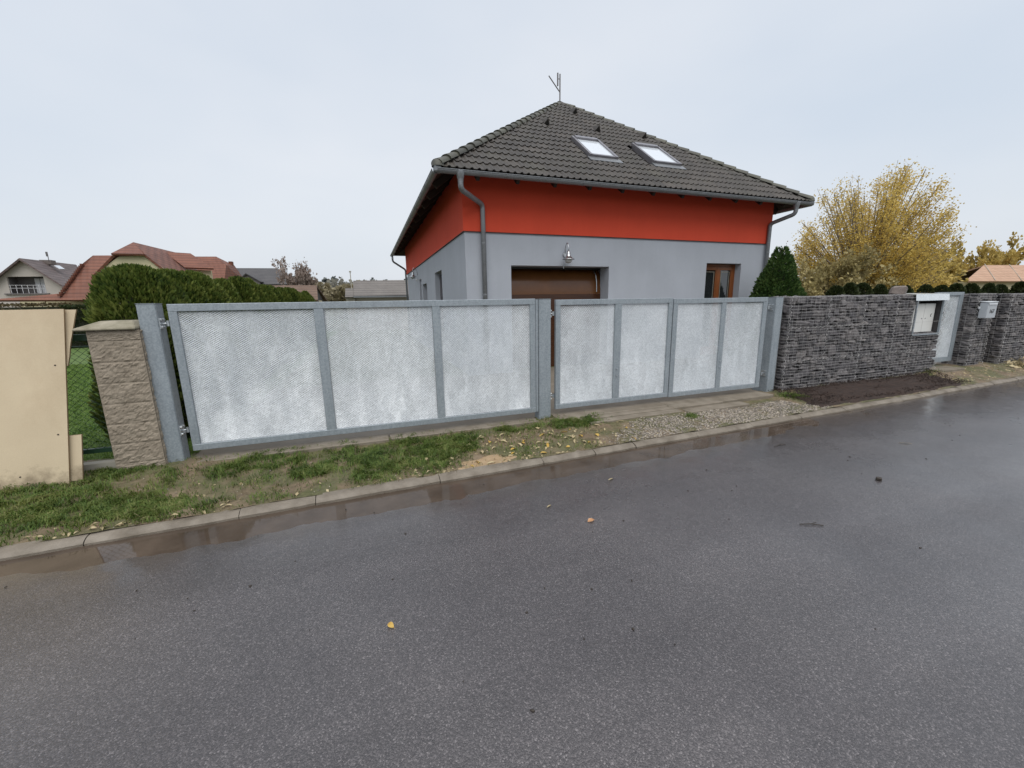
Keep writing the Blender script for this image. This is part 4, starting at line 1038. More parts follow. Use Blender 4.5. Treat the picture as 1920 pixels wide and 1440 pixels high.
words = ['nearest', 'second', 'third', 'fourth', 'fifth', 'sixth', 'seventh', 'eighth', 'ninth', 'tenth', 'eleventh', 'twelfth']
for i in range(NH):
    y_ = 6.28 + i * .86 + rnd.uniform(-.05, .05); x_ = -2.70 + rnd.uniform(-.05, .05) - .012 * i
    if i < 12: lab = 'clipped thuja, %s in the hedge row, counted from the block pillar' % words[i]
    else: lab = 'clipped thuja in the receding far part of the hedge row'
    t = empty('thuja', (x_, y_, .12), rnd.uniform(0, 6.28), lab, 'thuja', 'thuja hedge row running back from the gate')
    s_ = rnd.uniform(.96, 1.05) + .0025 * i; wv = rnd.uniform(.92, 1.08) * (1.0 if i else 1.02)
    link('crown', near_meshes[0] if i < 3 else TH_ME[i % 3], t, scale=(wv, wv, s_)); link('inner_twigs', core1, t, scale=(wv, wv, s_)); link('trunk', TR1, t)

# clipped low hedge in the neighbour's garden
def hedge_box(name, label, x0, x1, y0, y1, z1, mat, n, seed):
    t = empty(name, ((x0 + x1) / 2, (y0 + y1) / 2, .12), 0, label, 'hedge'); w, d_, h = (x1 - x0) / 2, (y1 - y0) / 2, z1 - .12
    def pf(r_, k):
        f = r_.random(k); P = np.zeros((k, 3)); N = np.zeros((k, 3)); u = r_.uniform(-1, 1, k); v = r_.random(k)
        top = f < .35; fr = (f >= .35) & (f < .85); sd = f >= .85
        P[top] = np.stack([u[top] * w, r_.uniform(-1, 1, top.sum()) * d_, h + r_.normal(0, .03, top.sum())], 1); N[top] = (0, 0, 1)
        P[fr] = np.stack([u[fr] * w, -d_ + r_.normal(0, .05, fr.sum()), v[fr] * h], 1); N[fr] = (0, -1, .2)
        P[sd] = np.stack([w + r_.normal(0, .05, sd.sum()), u[sd] * d_, v[sd] * h], 1); N[sd] = (1, 0, .2)
        return P, N
    link('foliage', mesh_np('foliage', *sprays(n, pf, (.06, .13), .4, .3, seed), M[mat]), t)
    MB().box(-w + .08, w - .08, -d_ + .08, d_ - .08, 0, h - .06).build('inner_twigs', M['thuja_core'], t); return t
hedge_box('low_hedge', 'low brownish clipped hedge behind the leaning boards', -32, -12.9, 23.6, 24.6, 2.02, 'browhedge', 9000, 71)
hedge_box('low_hedge', 'low dark green hedge piece between the boards and the first thuja', -12.8, -9.5, 23.4, 24.4, 1.92, 'box_leaf', 4000, 72)

# conical spruce by the house corner
def cone_pos(R, H, seed=0):
    ph = np.random.default_rng(seed).random(6) * 6.28
    def f(r_, n):
        h = 1 - np.sqrt(r_.random(n) * .995 + .003); a = r_.random(n) * 2 * PI
        rr = R * ((1 - h) ** .86) * (1 + .06 * np.sin(4 * a + ph[0] + 6 * h) + .08 * np.sin(7 * a - 11 * h + ph[1]) + .05 * np.sin(26 * h + ph[2] + 3 * a))
        t = 1 - .22 * r_.random(n) ** 2
        return np.stack([rr * np.cos(a) * t, rr * np.sin(a) * t, h * H], 1), np.stack([np.cos(a), np.sin(a), np.full(n, .5)], 1)
    return f
cs = empty('dwarf_spruce', (10.30, 8.0, .12), 0, 'dense dark green conical spruce at the right corner of the house', 'spruce')
link('crown', mesh_np('crown', *sprays(42000, cone_pos(1.06, 3.08, 8), (.045, .10), .24, .7, 9), M['spruce']), cs)
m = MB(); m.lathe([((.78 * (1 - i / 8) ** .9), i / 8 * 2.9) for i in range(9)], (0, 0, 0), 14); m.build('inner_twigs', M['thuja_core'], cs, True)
MB().tube([(0, 0, -.1), (0, 0, 2.6)], [.09, .02], 7).build('trunk', M['bark'], cs)

# row of clipped round bushes beyond the stone wall
bm_ = [mesh_np('crown', *sprays(2600, column_pos(.46, 2.1, 3.0, .10, .1, 60 + i), (.07, .14), .4, .4, 80 + i), M['box_leaf']) for i in range(2)]
core2 = core_mesh('inner_twigs', .46, 2.05, 3.0, .1, .85)
bx_ = [18.9, 19.85, 20.7, 21.75, 23.0, 23.75, 25.1, 26.4, 27.65, 28.9, 30.4, 31.8, 33.4, 34.8]
for i, x_ in enumerate(bx_):
    t = empty('clipped_bush', (x_, 12.0 + rnd.uniform(-.1, .1), .12), rnd.uniform(0, 6), 'small dark clipped bush in the row above the stone basket walls', 'bush', 'row of dark clipped bushes')
    s_ = rnd.uniform(.94, 1.03) * (1 + .0035 * i); wv = rnd.uniform(.9, 1.12)
    link('crown', bm_[i % 2], t, scale=(wv, wv, s_)); link('inner_twigs', core2, t, scale=(wv, wv, s_))

# trees
def branch_tree(H, R, zc, nst, seed, depth=4, r0=.09, spread=1.0, leaf_n=20000, leaf=(.10, .20), lift=.4, clump=.0, low=0.0):
    r_ = random.Random(seed); segs = []; tips = []
    def grow(p, d, L, r, lev):
        n = 3 if lev < 2 else 2; pts = [p.copy()]; rad = [r]; q = p.copy(); dd = d.copy()
        for i in range(n):
            dd = (dd + Vector((r_.gauss(0, .12), r_.gauss(0, .12), r_.gauss(.05, .08)))).normalized(); q = q + dd * L / n; pts.append(q.copy()); rad.append(r * (1 - .55 * (i + 1) / n))
        segs.append((pts, rad, lev))
        if lev >= 2: tips.append((pts[0], pts[-1]))
        if lev < depth:
            for k in range(r_.choice((3, 4)) if lev < 2 else r_.choice((2, 3, 4))):
                t = r_.uniform(.35, 1.0); i = min(n - 1, int(t * n)); b = pts[i].lerp(pts[i + 1], t * n - i)
                nd = (dd + Vector((r_.gauss(0, .55), r_.gauss(0, .55), r_.gauss(.12, .35))) * (1.0 if lev else .8)).normalized()
                grow(b, nd, L * r_.uniform(.48, .72), max(.004, rad[i] * .5), lev + 1)
    for s_ in range(nst):
        a = 2 * PI * s_ / nst + r_.uniform(-.3, .3); tl = r_.uniform(.12, .75) * spread
        d = Vector((math.cos(a) * math.sin(tl), math.sin(a) * math.sin(tl), math.cos(tl)))
        p = Vector((math.cos(a) * .2, math.sin(a) * .2, 0)); grow(p, d, H * r_.uniform(.42, .58), r0 * r_.uniform(.6, 1.1), 0)
    m = MB()
    for pts, rad, lev in segs: m.tube(pts, rad, 6 if lev == 0 else 4 if lev < 3 else 3, False)
    T0 = np.array([a[:] for a, b in tips]); T1 = np.array([b[:] for a, b in tips])
    def pf(g, k):
        i = g.integers(0, len(T0), k); t = g.random((k, 1)) * 1.1; P = T0[i] + (T1[i] - T0[i]) * t + g.normal(0, .10, (k, 3)); N = (T1[i] - T0[i]); N /= np.maximum(np.linalg.norm(N, axis=1)[:, None], 1e-6)
        return P, N
    V, F = sprays(leaf_n, pf, leaf, .42, lift - .3, seed + 1)
    return m, V, F
def put_tree(name, label, loc, args, leafmat, barkmat='bark', cat='tree', group=None, fit=None, dome=None):
    t = empty(name, loc, 0, label, cat, group); m, V, F = branch_tree(**args)
    me = m.mesh('trunk', M[barkmat]); bv = np.array([v.co[:] for v in me.vertices])
    if fit:                                                        # bring the grown form to the height and spread it should have
        hh = np.percentile(V[:, 2], 99.5); rr = np.percentile(np.hypot(V[:, 0], V[:, 1]), 97); s_ = np.array([fit[1] / rr, fit[1] / rr, fit[0] / hh])
        V = V * s_; bv = bv * s_; me.vertices.foreach_set('co', bv.astype(np.float32).ravel()); me.update()
    if dome:                                                       # trimmed to a rounded crown with a loose edge
        c = V.reshape(-1, 4, 3).mean(1); q = (np.hypot(c[:, 0], c[:, 1]) / dome[0]) ** 2 + ((c[:, 2] - dome[1]) / dome[2]) ** 2
        k = q < 1 + .16 * (rng.random(len(q)) - .3); V = V.reshape(-1, 4, 3)[k].reshape(-1, 3); F = np.arange(len(V)).reshape(-1, 4)
        bm = bmesh.new(); bm.from_mesh(me)
        bad = [f for f in bm.faces if (math.hypot(*f.calc_center_median()[:2]) / dome[0]) ** 2 + ((f.calc_center_median().z - dome[1]) / dome[2]) ** 2 > 1.06]
        bmesh.ops.delete(bm, geom=bad, context='FACES'); bm.to_mesh(me); bm.free()
    link('trunk', me, t); link('crown', mesh_np('crown', V, F, M[leafmat]), t); return t
def fan_tree(name, label, loc, R_, H_, zc, nst, nleaf, leaf, leafmat, seed):
    """many slim stems spreading like a fan from one stool to a rounded crown, thin twigs and small leaves along them"""
    t = empty(name, loc, 0, label, 'tree'); r_ = random.Random(seed); g = np.random.default_rng(seed); m = MB(); A = []; B = []
    def surf():
        a = r_.uniform(0, 2 * PI); e = math.asin(r_.uniform(-.42, 1.0)); q = r_.uniform(.88, 1.04) * (1 + .06 * math.sin(3 * a + 1) + .05 * math.sin(7 * a + 4 * e))
        return Vector((R_ * q * math.cos(e) * math.cos(a), R_ * q * math.cos(e) * math.sin(a), zc + (H_ - zc) * q * math.sin(e)))
    for k in range(nst):
        e = surf(); b = Vector((r_.gauss(0, .22), r_.gauss(0, .22), 0)); pts = []; n = 7; w1, w2 = r_.uniform(0, 6), r_.uniform(0, 6)
        for i in range(n + 1):
            u = i / n; hor = u ** 1.25; pts.append(Vector((b.x + (e.x - b.x) * hor + .12 * math.sin(3 * u + w1) * u, b.y + (e.y - b.y) * hor + .12 * math.sin(3 * u + w2) * u, e.z * u ** .9)))
        r0 = r_.choice((.022, .03, .03, .05, .085)); m.tube(pts, [r0 * (1 - .85 * i / n) + .004 for i in range(n + 1)], 5, False)
        for i in range(2, n): A.append(pts[i]); B.append(pts[i + 1])
        for j in range(9):
            u = r_.uniform(.30, .98); i = min(n - 1, int(u * n)); p = pts[i].lerp(pts[i + 1], u * n - i); d = (pts[i + 1] - pts[i]).normalized()
            d = (d + Vector((r_.gauss(0, .5), r_.gauss(0, .5), r_.gauss(.1, .35)))).normalized(); l = r_.uniform(.5, 1.3) * (1.15 - .4 * u); q1 = p + d * l * .5; q2 = q1 + (d + Vector((0, 0, .25))).normalized() * l * .5
            rr = math.hypot(q2.x, q2.y) / R_; zz_ = (q2.z - zc) / (H_ - zc)
            if rr * rr + max(0, zz_) ** 2 > 1.12: q2 = p + (q2 - p) * .4; q1 = p.lerp(q2, .5)
            m.tube([p, q1, q2], [.010, .007, .003], 3, False); A += [p, q1]; B += [q1, q2]
    m.build('trunk', M['bark'], t)
    A = np.array([p[:] for p in A]); B = np.array([p[:] for p in B])
    full = vnoise(A[:, 0] + A[:, 2] * .6, A[:, 1] + A[:, 2] * .3, .8, 51); full = np.clip((full - .05) * 1.5, .40, 1); full = full / full.sum()      # fuller and barer places
    def pf(gg, k):
        i = gg.choice(len(A), k, p=full); u = gg.random((k, 1)); N = B[i] - A[i]; N /= np.maximum(np.linalg.norm(N, axis=1)[:, None], 1e-6)
        return A[i] + (B[i] - A[i]) * u + gg.normal(0, .17, (k, 3)), N * .4
    link('crown', mesh_np('crown', *sprays(nleaf, pf, leaf, .42, -.15, seed + 3), M[leafmat]), t); return t
fan_tree('autumn_tree', 'large thinning yellow autumn tree with many fanned stems right of the house', (30.9, 18.0, .1), 4.35, 9.45, 4.3, 240, 72000, (.06, .13), 'autumn', 5)
put_tree('shrub', 'olive brown shrub under the large yellow tree, left side', (26.2, 17.0, .1), dict(H=4, R=2, zc=2, nst=10, seed=15, depth=3, r0=.04, spread=1.2, leaf_n=9000, leaf=(.10, .2)), 'olive', cat='shrub', fit=(4.2, 2.6))
put_tree('shrub', 'olive brown shrub under the large yellow tree, right side', (37.5, 20.5, .1), dict(H=4, R=2, zc=2, nst=10, seed=16, depth=3, r0=.04, spread=1.2, leaf_n=11000, leaf=(.10, .2)), 'autumn2', cat='shrub', fit=(4.9, 3.4))
put_tree('autumn_tree', 'dense ochre tree between the large yellow tree and the orange roof', (56.5, 28.0, .1), dict(H=7, R=3.5, zc=4, nst=9, seed=25, depth=3, r0=.09, spread=1.3, leaf_n=13000, leaf=(.16, .34)), 'autumn2', fit=(7.4, 4.6))
put_tree('autumn_tree', 'grey olive tree just left of the orange roof', (63.0, 31.5, .1), dict(H=6, R=3, zc=4, nst=9, seed=26, depth=3, r0=.08, spread=1.3, leaf_n=10000, leaf=(.16, .34)), 'olive', fit=(6.6, 4.2))
put_tree('autumn_tree', 'ochre tree rising behind the orange roof', (80.5, 33.5, .1), dict(H=8, R=4, zc=4, nst=10, seed=27, depth=3, r0=.09, spread=1.3, leaf_n=13000, leaf=(.18, .36)), 'autumn2', fit=(9.1, 5.6))
put_tree('bare_bush', 'pale half-bare bush seen between the house corner and the spruce', (24.6, 20.5, .1), dict(H=5, R=2, zc=2, nst=8, seed=31, depth=3, r0=.04, spread=.9, leaf_n=2600, leaf=(.10, .2)), 'birch_leaf', cat='bush', fit=(4.4, 2.0))
put_tree('birch_tree', 'bare pinkish birch rising behind the brown tiled roof', (-6.9, 50.5, .1), dict(H=6.5, R=2, zc=3, nst=6, seed=33, depth=4, r0=.06, spread=.75, leaf_n=5200, leaf=(.14, .36), lift=-.9), 'birch_leaf', 'birch_bark', fit=(6.5, 2.1))
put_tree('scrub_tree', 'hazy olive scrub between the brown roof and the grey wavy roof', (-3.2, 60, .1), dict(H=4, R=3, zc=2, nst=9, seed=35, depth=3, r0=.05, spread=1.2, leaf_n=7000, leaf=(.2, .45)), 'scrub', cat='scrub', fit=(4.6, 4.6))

# far wood behind the gardens: one mass
def far_wood(name, label, x0, x1, y0, y1, n, h0, h1, mat, seed, pine=False):
    r_ = np.random.default_rng(seed); Vs = []; Fs = []; k = 0
    for i in range(n):
        cx, cy = r_.uniform(x0, x1), r_.uniform(y0, y1); H_ = r_.uniform(h0, h1); R_ = H_ * (r_.uniform(.10, .16) if pine else r_.uniform(.22, .34))
        def pf(g, q):
            if pine: h = g.random(q) ** .8; a = g.random(q) * 6.28; rr = R_ * (1 - h) ** .8 * np.sqrt(g.random(q)); return np.stack([cx + rr * np.cos(a), cy + rr * np.sin(a), H_ * (.25 + .75 * h)], 1), np.stack([np.cos(a), np.sin(a), .2 + 0 * a], 1)
            d = g.normal(0, 1, (q, 3)); d /= np.linalg.norm(d, axis=1)[:, None]; rr = R_ * g.random((q, 1)) ** .4 * (1 + .2 * np.sin(5 * d[:, :1] + i)); P = d * rr * np.array([1, 1, 1.25]) + np.array([cx, cy, H_ - R_ * 1.25]); return P, d
        V, F = sprays(170, pf, (H_ * .06, H_ * .14), .5, .2, seed * 100 + i); Vs.append(V); Fs.append(F + k); k += len(V)
    o = link(name, mesh_np(name, np.concatenate(Vs), np.concatenate(Fs), M[mat])); tag(o, label, 'wood', kind='stuff'); return o
far_wood('far_wood', 'haze-paled leafless wood along the horizon', -120, 160, 140, 165, 210, 8.0, 10.3, 'wood_far_hazed', 3)
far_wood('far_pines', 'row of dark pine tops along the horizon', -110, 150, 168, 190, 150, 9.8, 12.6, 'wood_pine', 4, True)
far_wood('far_scrub_hazed', 'olive scrub in front of the far wood', -30, 60, 80, 100, 40, 2.6, 4.0, 'scrub', 6)

# ---------------------------------------------------------------- neighbouring houses
def house_from(name, label, parts, cat='house'):
    """parts: (part name, material, list of polygons, slab thickness)"""
    zs_ = [p for pt in parts for pl in pt[2] for p in pl]; cx = sum(p[0] for p in zs_) / len(zs_); cy = sum(p[1] for p in zs_) / len(zs_)
    t = empty(name, (cx, cy, .12), 0, label, cat); made = []
    for (nm, mt, polys, th) in parts:
        m = MB()
        for pl in polys: m.poly([(p[0] - cx, p[1] - cy, p[2] - .12) for p in pl], th)
        made.append(m.build(nm, M[mt], t))
    return t, made, (cx, cy)
def boxpoly(x0, x1, y0, y1, z0, z1):
    return [[(x0, y0, z0), (x1, y0, z0), (x1, y0, z1), (x0, y0, z1)], [(x1, y0, z0), (x1, y1, z0), (x1, y1, z1), (x1, y0, z1)], [(x1, y1, z0), (x0, y1, z0), (x0, y1, z1), (x1, y1, z1)], [(x0, y1, z0), (x0, y0, z0), (x0, y0, z1), (x0, y1, z1)]]
# red-roofed house left
rh, made, (hcx, hcy) = house_from('red_roof_house', 'sprawling house with red clay roofs and a cream gable behind the hedge', [
    ('roof_wing', 'red_roof', [[(-22.0, 34.0, 2.50), (-14.9, 34.0, 2.43), (-15.6, 38.0, 5.69), (-18.29, 38.0, 5.62), (-18.45, 37.0, 4.98), (-18.54, 34.6, 2.9)], [(-18.29, 38.0, 5.62), (-15.6, 38, 5.69), (-14.9, 42, 2.4), (-18.5, 42, 2.4)]], .12),
    ('roof_wing', 'red_roof', [[(-14.15, 34.0, 6.09), (-12.45, 31.0, 5.02), (-11.2, 31.0, 3.70), (-10.9, 31.0, 3.4), (-13.6, 46.0, 4.1), (-16.24, 46.0, 6.83)]], .12),
    ('roof_wing', 'red_roof', [[(-14.15, 34.0, 6.09), (-16.24, 46.0, 6.83), (-19.48, 46.0, 5.5), (-15.24, 31.0, 3.67), (-13.94, 31.0, 5.02)]], .12),
    ('half_hip', 'red_roof', [[(-14.15, 34.0, 6.09), (-13.98, 30.8, 5.02), (-12.42, 30.8, 5.02)]], .10),
    ('dormer_roof', 'red_roof', [[(-15.2, 41.0, 6.31), (-13.15, 38.5, 4.91), (-11.28, 38.5, 4.85), (-13.44, 41.0, 6.22)]], .12),
    ('roof_wing', 'red_roof', [[(-14.75, 46.0, 6.49), (-13.58, 42.0, 3.72), (-11.73, 42.0, 3.71), (-11.88, 44.0, 5.59), (-13.12, 46.0, 6.52)]], .12),
    ('roof_hip', 'red_roof', [[(-13.12, 46.0, 6.52), (-11.88, 44.0, 5.59), (-11.73, 42.0, 3.71), (-11.2, 47.0, 4.2), (-12.0, 47.0, 5.81)]], .12),
    ('gable_wall', 'cream', [[(-15.45, 31.1, .1), (-12.0, 31.1, .1), (-11.7, 31.1, 4.2), (-12.50, 31.1, 4.98), (-13.76, 31.1, 4.88), (-14.74, 31.1, 4.15)]], .2),
    ('dormer_wall', 'cream', [[(-13.19, 39.0, 3.9), (-11.62, 39.0, 3.9), (-11.62, 39.0, 4.72), (-13.19, 39.0, 4.8)]], .2),
    ('house_wall', 'cream', boxpoly(-21, -12.2, 35, 45, .1, 2.5), None)])
m = MB(); m.box(-12.25 - hcx, -11.95 - hcx, 46.2 - hcy, 46.6 - hcy, 5.0, 6.0); m.build('chimney', M['red_roof'], rh)
# verge tiles along the left wing
VT = MB().box(-.06, .06, -.12, .12, -.08, .06).mesh('verge_tile', M['red_roof'])
for i in range(16):
    t_ = i / 16; p = Vector((-18.54, 34.2, 2.75)).lerp(Vector((-18.42, 37.0, 5.0)), t_); link('verge_tile', VT, rh, (p.x - hcx, p.y - hcy, p.z - .10))
# off-white gabled house far left
wh, made, (hcx, hcy) = house_from('gabled_house', 'off-white gabled house with a wide loggia at the left edge', [
    ('gable_wall', 'offwhite', [[(-37.2, 56, .1), (-34.14, 56, .1), (-34.14, 56, 5.95), (-36.28, 56, 3.91)], [(-34.14, 56, .1), (-31.33, 56, .1), (-31.33, 56, 3.62), (-34.14, 56, 3.60)], [(-31.33, 56, .1), (-29.86, 56, .1), (-29.86, 56, 4.25), (-31.33, 56, 5.58)],
                                [(-34.14, 56, 5.26), (-31.33, 56, 5.30), (-31.33, 56, 5.58), (-32.8, 56, 6.90), (-34.14, 56, 5.95)]], .2),
    ('roof_slope', 'mauve_roof', [[(-32.47, 55.4, 7.03), (-29.2, 55.4, 3.95), (-33.4, 70, 4.0), (-38.19, 75, 8.13)]], .15),
    ('roof_slope', 'mauve_roof', [[(-32.47, 55.4, 7.03), (-38.19, 75, 8.13), (-42, 75, 4.3), (-36.9, 55.4, 3.2)]], .15),
    ('loggia_recess', 'dark_recess', [[(-34.3, 57.3, 3.4), (-31.2, 57.3, 3.4), (-31.2, 57.3, 5.4), (-34.3, 57.3, 5.4)], [(-34.14, 56.2, 3.6), (-34.14, 57.3, 3.6), (-34.14, 57.3, 5.3), (-34.14, 56.2, 5.3)], [(-34.14, 56.1, 5.27), (-31.3, 56.1, 5.31), (-31.3, 57.3, 5.31), (-34.14, 57.3, 5.27)]], None),
    ('house_wall', 'offwhite', boxpoly(-37, -30, 56.3, 68, .1, 3.5), None)])
m = MB()
for (x0, x1) in ((-32.75, -32.35), (-32.3, -31.85)): m.box(x0 - hcx, x1 - hcx, 57.2 - hcy, 57.28 - hcy, 3.5, 5.05)
m.build('loggia_door', M['white_pvc'], wh)
m = MB()
for k in range(2): m.box(-34.1 - hcx, -31.35 - hcx, 56.0 - hcy, 56.04 - hcy, 4.3 - k * .3, 4.33 - k * .3)
for k in range(7): x_ = -34.05 + k * .44; m.box(x_ - hcx, x_ + .03 - hcx, 56.0 - hcy, 56.04 - hcy, 3.5, 4.3)
m.build('railing', M['white_pvc'], wh)
MB().box(-34.5 - hcx, -31.1 - hcx, 55.8 - hcy, 56.2 - hcy, 3.38, 3.50).build('loggia_sill', M['dark_recess'], wh)
for (p, q) in (((-33.3, 62, 6.75), (-32.9, 62, 6.37)), ((-32.2, 60, 5.35), (-31.65, 60, 4.83))):
    m = MB(); a, b = Vector(p), Vector(q); m.poly([(a.x - hcx, a.y - hcy - .3, a.z + .03), (b.x - hcx, b.y - hcy - .3, b.z + .03), (b.x - .25 - hcx, b.y + 1.0 - hcy, b.z + .11), (a.x - .25 - hcx, a.y + 1.0 - hcy, a.z + .11)], .08); m.build('roof_window', M['skyglass'], wh)
m = MB(); m.tube([(-33.85 - hcx, 62 - hcy, 7.2), (-33.85 - hcx, 62 - hcy, 8.25)], .035, 5); m.box(-33.95 - hcx, -33.8 - hcx, 61.9 - hcy, 62 - hcy, 7.75, 8.25); m.build('aerial', M['antenna'], wh)
m = MB(); m.box(-34.7 - hcx, -33.7 - hcx, 62 - hcy, 62.8 - hcy, 6.9, 7.38); m.build('chimney', M['far_stone'], wh)
# grey hipped roof in the distance
gh, made, (hcx, hcy) = house_from('grey_roof_house', 'distant house with a plain grey hipped roof behind the hedge', [
    ('roof_slope', 'grey_roof', [[(-18.5, 58, 4.57), (-8.54, 58, 4.60), (-11.43, 64, 6.99), (-18.5, 64, 6.95)], [(-8.54, 58, 4.60), (-8.2, 70, 4.6), (-11.43, 64, 6.99)]], .15),
    ('dormer_roof', 'grey_roof', [[(-14.7, 57.3, 4.88), (-13.58, 57.2, 5.84), (-13.58, 60.5, 5.84), (-14.7, 60, 4.9)], [(-13.58, 57.2, 5.84), (-12.1, 57.3, 4.85), (-12.1, 60, 4.9), (-13.58, 60.5, 5.84)]], .1),
    ('dormer_wall', 'dark_recess', [[(-14.55, 57.5, 4.5), (-12.25, 57.5, 4.5), (-12.3, 57.5, 4.95), (-13.58, 57.5, 5.72), (-14.5, 57.5, 4.95)]], .1),
    ('house_wall', 'offwhite', boxpoly(-17.5, -9.2, 58.8, 69, .1, 4.7), None)])
# brown tiled roof
bh, made, (hcx, hcy) = house_from('brown_roof_shed', 'low outbuilding with a brown tiled roof at the end of the hedge', [
    ('roof_slope', 'brown_roof', [[(-8.0, 29, 2.27), (-3.07, 29, 2.18), (-3.36, 32, 3.23), (-8.0, 32, 3.24)], [(-8, 32, 3.24), (-3.36, 32, 3.23), (-3.0, 35, 2.2), (-8, 35, 2.2)]], .10),
    ('gable_wall', 'soffit', [[(-3.25, 29.3, .1), (-3.25, 34.7, .1), (-3.25, 34.7, 2.15), (-3.4, 32, 3.1), (-3.2, 29.3, 2.15)]], .1),
    ('house_wall', 'cream', boxpoly(-7.8, -3.3, 29.4, 34.6, .1, 2.2), None)], 'shed')
# grey wavy-tiled roof with its lower lean-to
wv_, made, (hcx, hcy) = house_from('grey_roof_shed', 'garage with a grey wavy tiled roof just left of the house', [
    ('roof_slope', 'grey_tile_roof', [[(-.90, 28.5, 2.39), (5.0, 28.5, 2.45), (5.0, 31, 3.58), (-.90, 31, 3.5)], [(-.9, 31, 3.5), (5, 31, 3.58), (5, 33.5, 2.4), (-.9, 33.5, 2.4)]], .12),
    ('lean_to_roof', 'grey_tile_roof', [[(-1.40, 28.3, 2.33), (-.91, 28.3, 2.33), (-.91, 29.8, 2.95), (-1.40, 29.8, 2.95)]], .10),
    ('house_wall', 'offwhite', boxpoly(-.8, 4.9, 28.8, 33, .1, 2.45), None), ('lean_to_wall', 'offwhite', boxpoly(-1.35, -.82, 28.6, 29.9, .1, 2.4), None)], 'garage')
MB().box(-.95 - hcx, 5.02 - hcx, 28.4 - hcy, 28.52 - hcy, 2.16, 2.26).build('gutter', M['zinc'], wv_)
po = empty('pole', (-1.0, 29.5, .1), 0, 'thin pale pole with a small head left of the grey wavy roof', 'pole')
m = MB(); m.tube([(0, 0, 0), (0, 0, 3.85)], .028, 6); m.build('shaft', M['palecon'], po)
m = MB(); m.tube([(0, 0, 3.85), (0, 0, 3.93)], .07, 8); m.build('head', M['palecon'], po)
# orange roof right
oh, made, (hcx, hcy) = house_from('orange_roof_house', 'low house with a pale orange tiled roof at the right edge', [
    ('roof_slope', 'orange_roof', [[(56.58, 24, 3.11), (84, 24, 3.11), (80.2, 27, 5.22), (66.7, 27, 5.05)], [(66.7, 27, 5.05), (80.2, 27, 5.22), (84, 32, 3.1), (66, 32, 3.1)]], .15),
    ('house_wall', 'cream', boxpoly(58.5, 82, 24.6, 31, .1, 3.1), None)])
for i in range(4):
    x0 = 62 + i * 5.2; m = MB(); m.tube([(x0 - hcx, 24.0 - hcy, 3.06), (x0 + 4.8 - hcx, 27 - hcy, 5.06)], .03, 5); m.build('seam', M['palecon'], oh)

# ---------------------------------------------------------------- grass, gravel, leaves and litter
def grass_density(x, y):
    d = np.zeros_like(x)
    for (cx, cy, rx, ry, w) in [(-2.95, 4.25, .75, .42, 1.0), (-2.0, 4.05, .62, .20, 1.0), (-1.5, 3.98, .30, .12, .7), (-3.6, 4.2, .6, .6, 1.0), (-2.6, 4.86, .55, .14, .9), (-1.75, 4.72, .55, .20, .95), (-1.0, 4.72, .5, .18, .8), (-.55, 4.40, .45, .22, 1.05),
                                (.05, 4.42, .55, .28, 1.2), (.62, 4.50, .42, .26, 1.1), (.35, 4.80, .9, .12, .8), (1.15, 4.72, .35, .14, 1.0), (1.75, 4.80, .34, .15, 1.3), (2.55, 4.72, .36, .12, 1.25), (-.1, 4.05, .5, .12, .55), (.5, 4.05, .3, .12, .4), (6.75, 4.72, .22, .12, .6), (10.9, 4.95, .35, .10, .7), (-2.4, 5.02, .4, .1, 1.0), (4.3, 4.42, .10, .06, .6), (-4.8, 4.3, .8, .5, 1)]:
        d = np.maximum(d, w * np.exp(-(((x - cx) / rx) ** 2 + ((y - cy) / ry) ** 2) * 1.1))
    d = np.maximum(d, .16 * (x < .7) * (x > -6) + .045 * (x < 2.6))
    d = d * (1 - np.exp(-(((x - 1.08) / .42) ** 2 + ((y - 4.0) / .17) ** 2) * 1.2))
    return d * np.clip(2.6 * vnoise(x, y, 3.6, 8) - .45, .12, 1.3) * np.clip(2.2 * vnoise(x, y, 8, 9) - .2, .2, 1.2)
def blades(name, n, xr, yr, dens, zf, L=(.026, .066), W=.0030, mat='grass', seed=1, lean=1.35):
    g = np.random.default_rng(seed); x = g.uniform(*xr, n); y = g.uniform(*yr, n) if yr else ky(x) + .1 + g.random(n) * (5.05 - ky(x) - .1)
    keep = g.random(n) < dens(x, y); x, y = x[keep], y[keep]; k = len(x); z = zf(x, y) - .004
    tuft = vnoise(x, y, 11, 5); a = vnoise(x, y, 8, 12) * 12 + g.normal(0, .9, k); l = g.uniform(L[0], L[1], k) * (.6 + .9 * tuft); ln = g.uniform(.25, 1.0, k) * lean
    d = np.stack([np.cos(a), np.sin(a), 0 * a], 1); s_ = np.stack([-np.sin(a), np.cos(a), 0 * a], 1) * W * g.uniform(.6, 1.5, (k, 1)); P = np.stack([x, y, z], 1); U = np.array([0, 0, 1.0])
    mid_ = P + U * (l * .62)[:, None] + d * (l * ln * .35)[:, None]; tip = P + U * (l * (1.0 - .45 * ln))[:, None] + d * (l * ln * 1.0)[:, None]
    V = np.stack([P - s_, P + s_, mid_ + s_ * .8, mid_ - s_ * .8, tip + s_ * .12, tip - s_ * .12], 1).reshape(-1, 3)
    b = np.arange(k)[:, None] * 6; F = np.concatenate([b + np.array([[0, 1, 2, 3]]), b + np.array([[3, 2, 4, 5]])], 0)
    o = link(name, mesh_np(name, V, F, M[mat])); return o
tag(blades('verge_grass', 420000, (-6, 11.5), None, grass_density, verge_z), 'short uneven green grass on the verge before the gates', 'grass', kind='stuff')
tag(blades('lawn_grass', 170000, (-9.0, -2.0), (5.32, 16), lambda x, y: np.full_like(x, .9), lambda x, y: np.full_like(x, .12), (.03, .06), .005, 'lawn_blade', 4), 'mown lawn behind the chain-link fence', 'grass', kind='stuff')
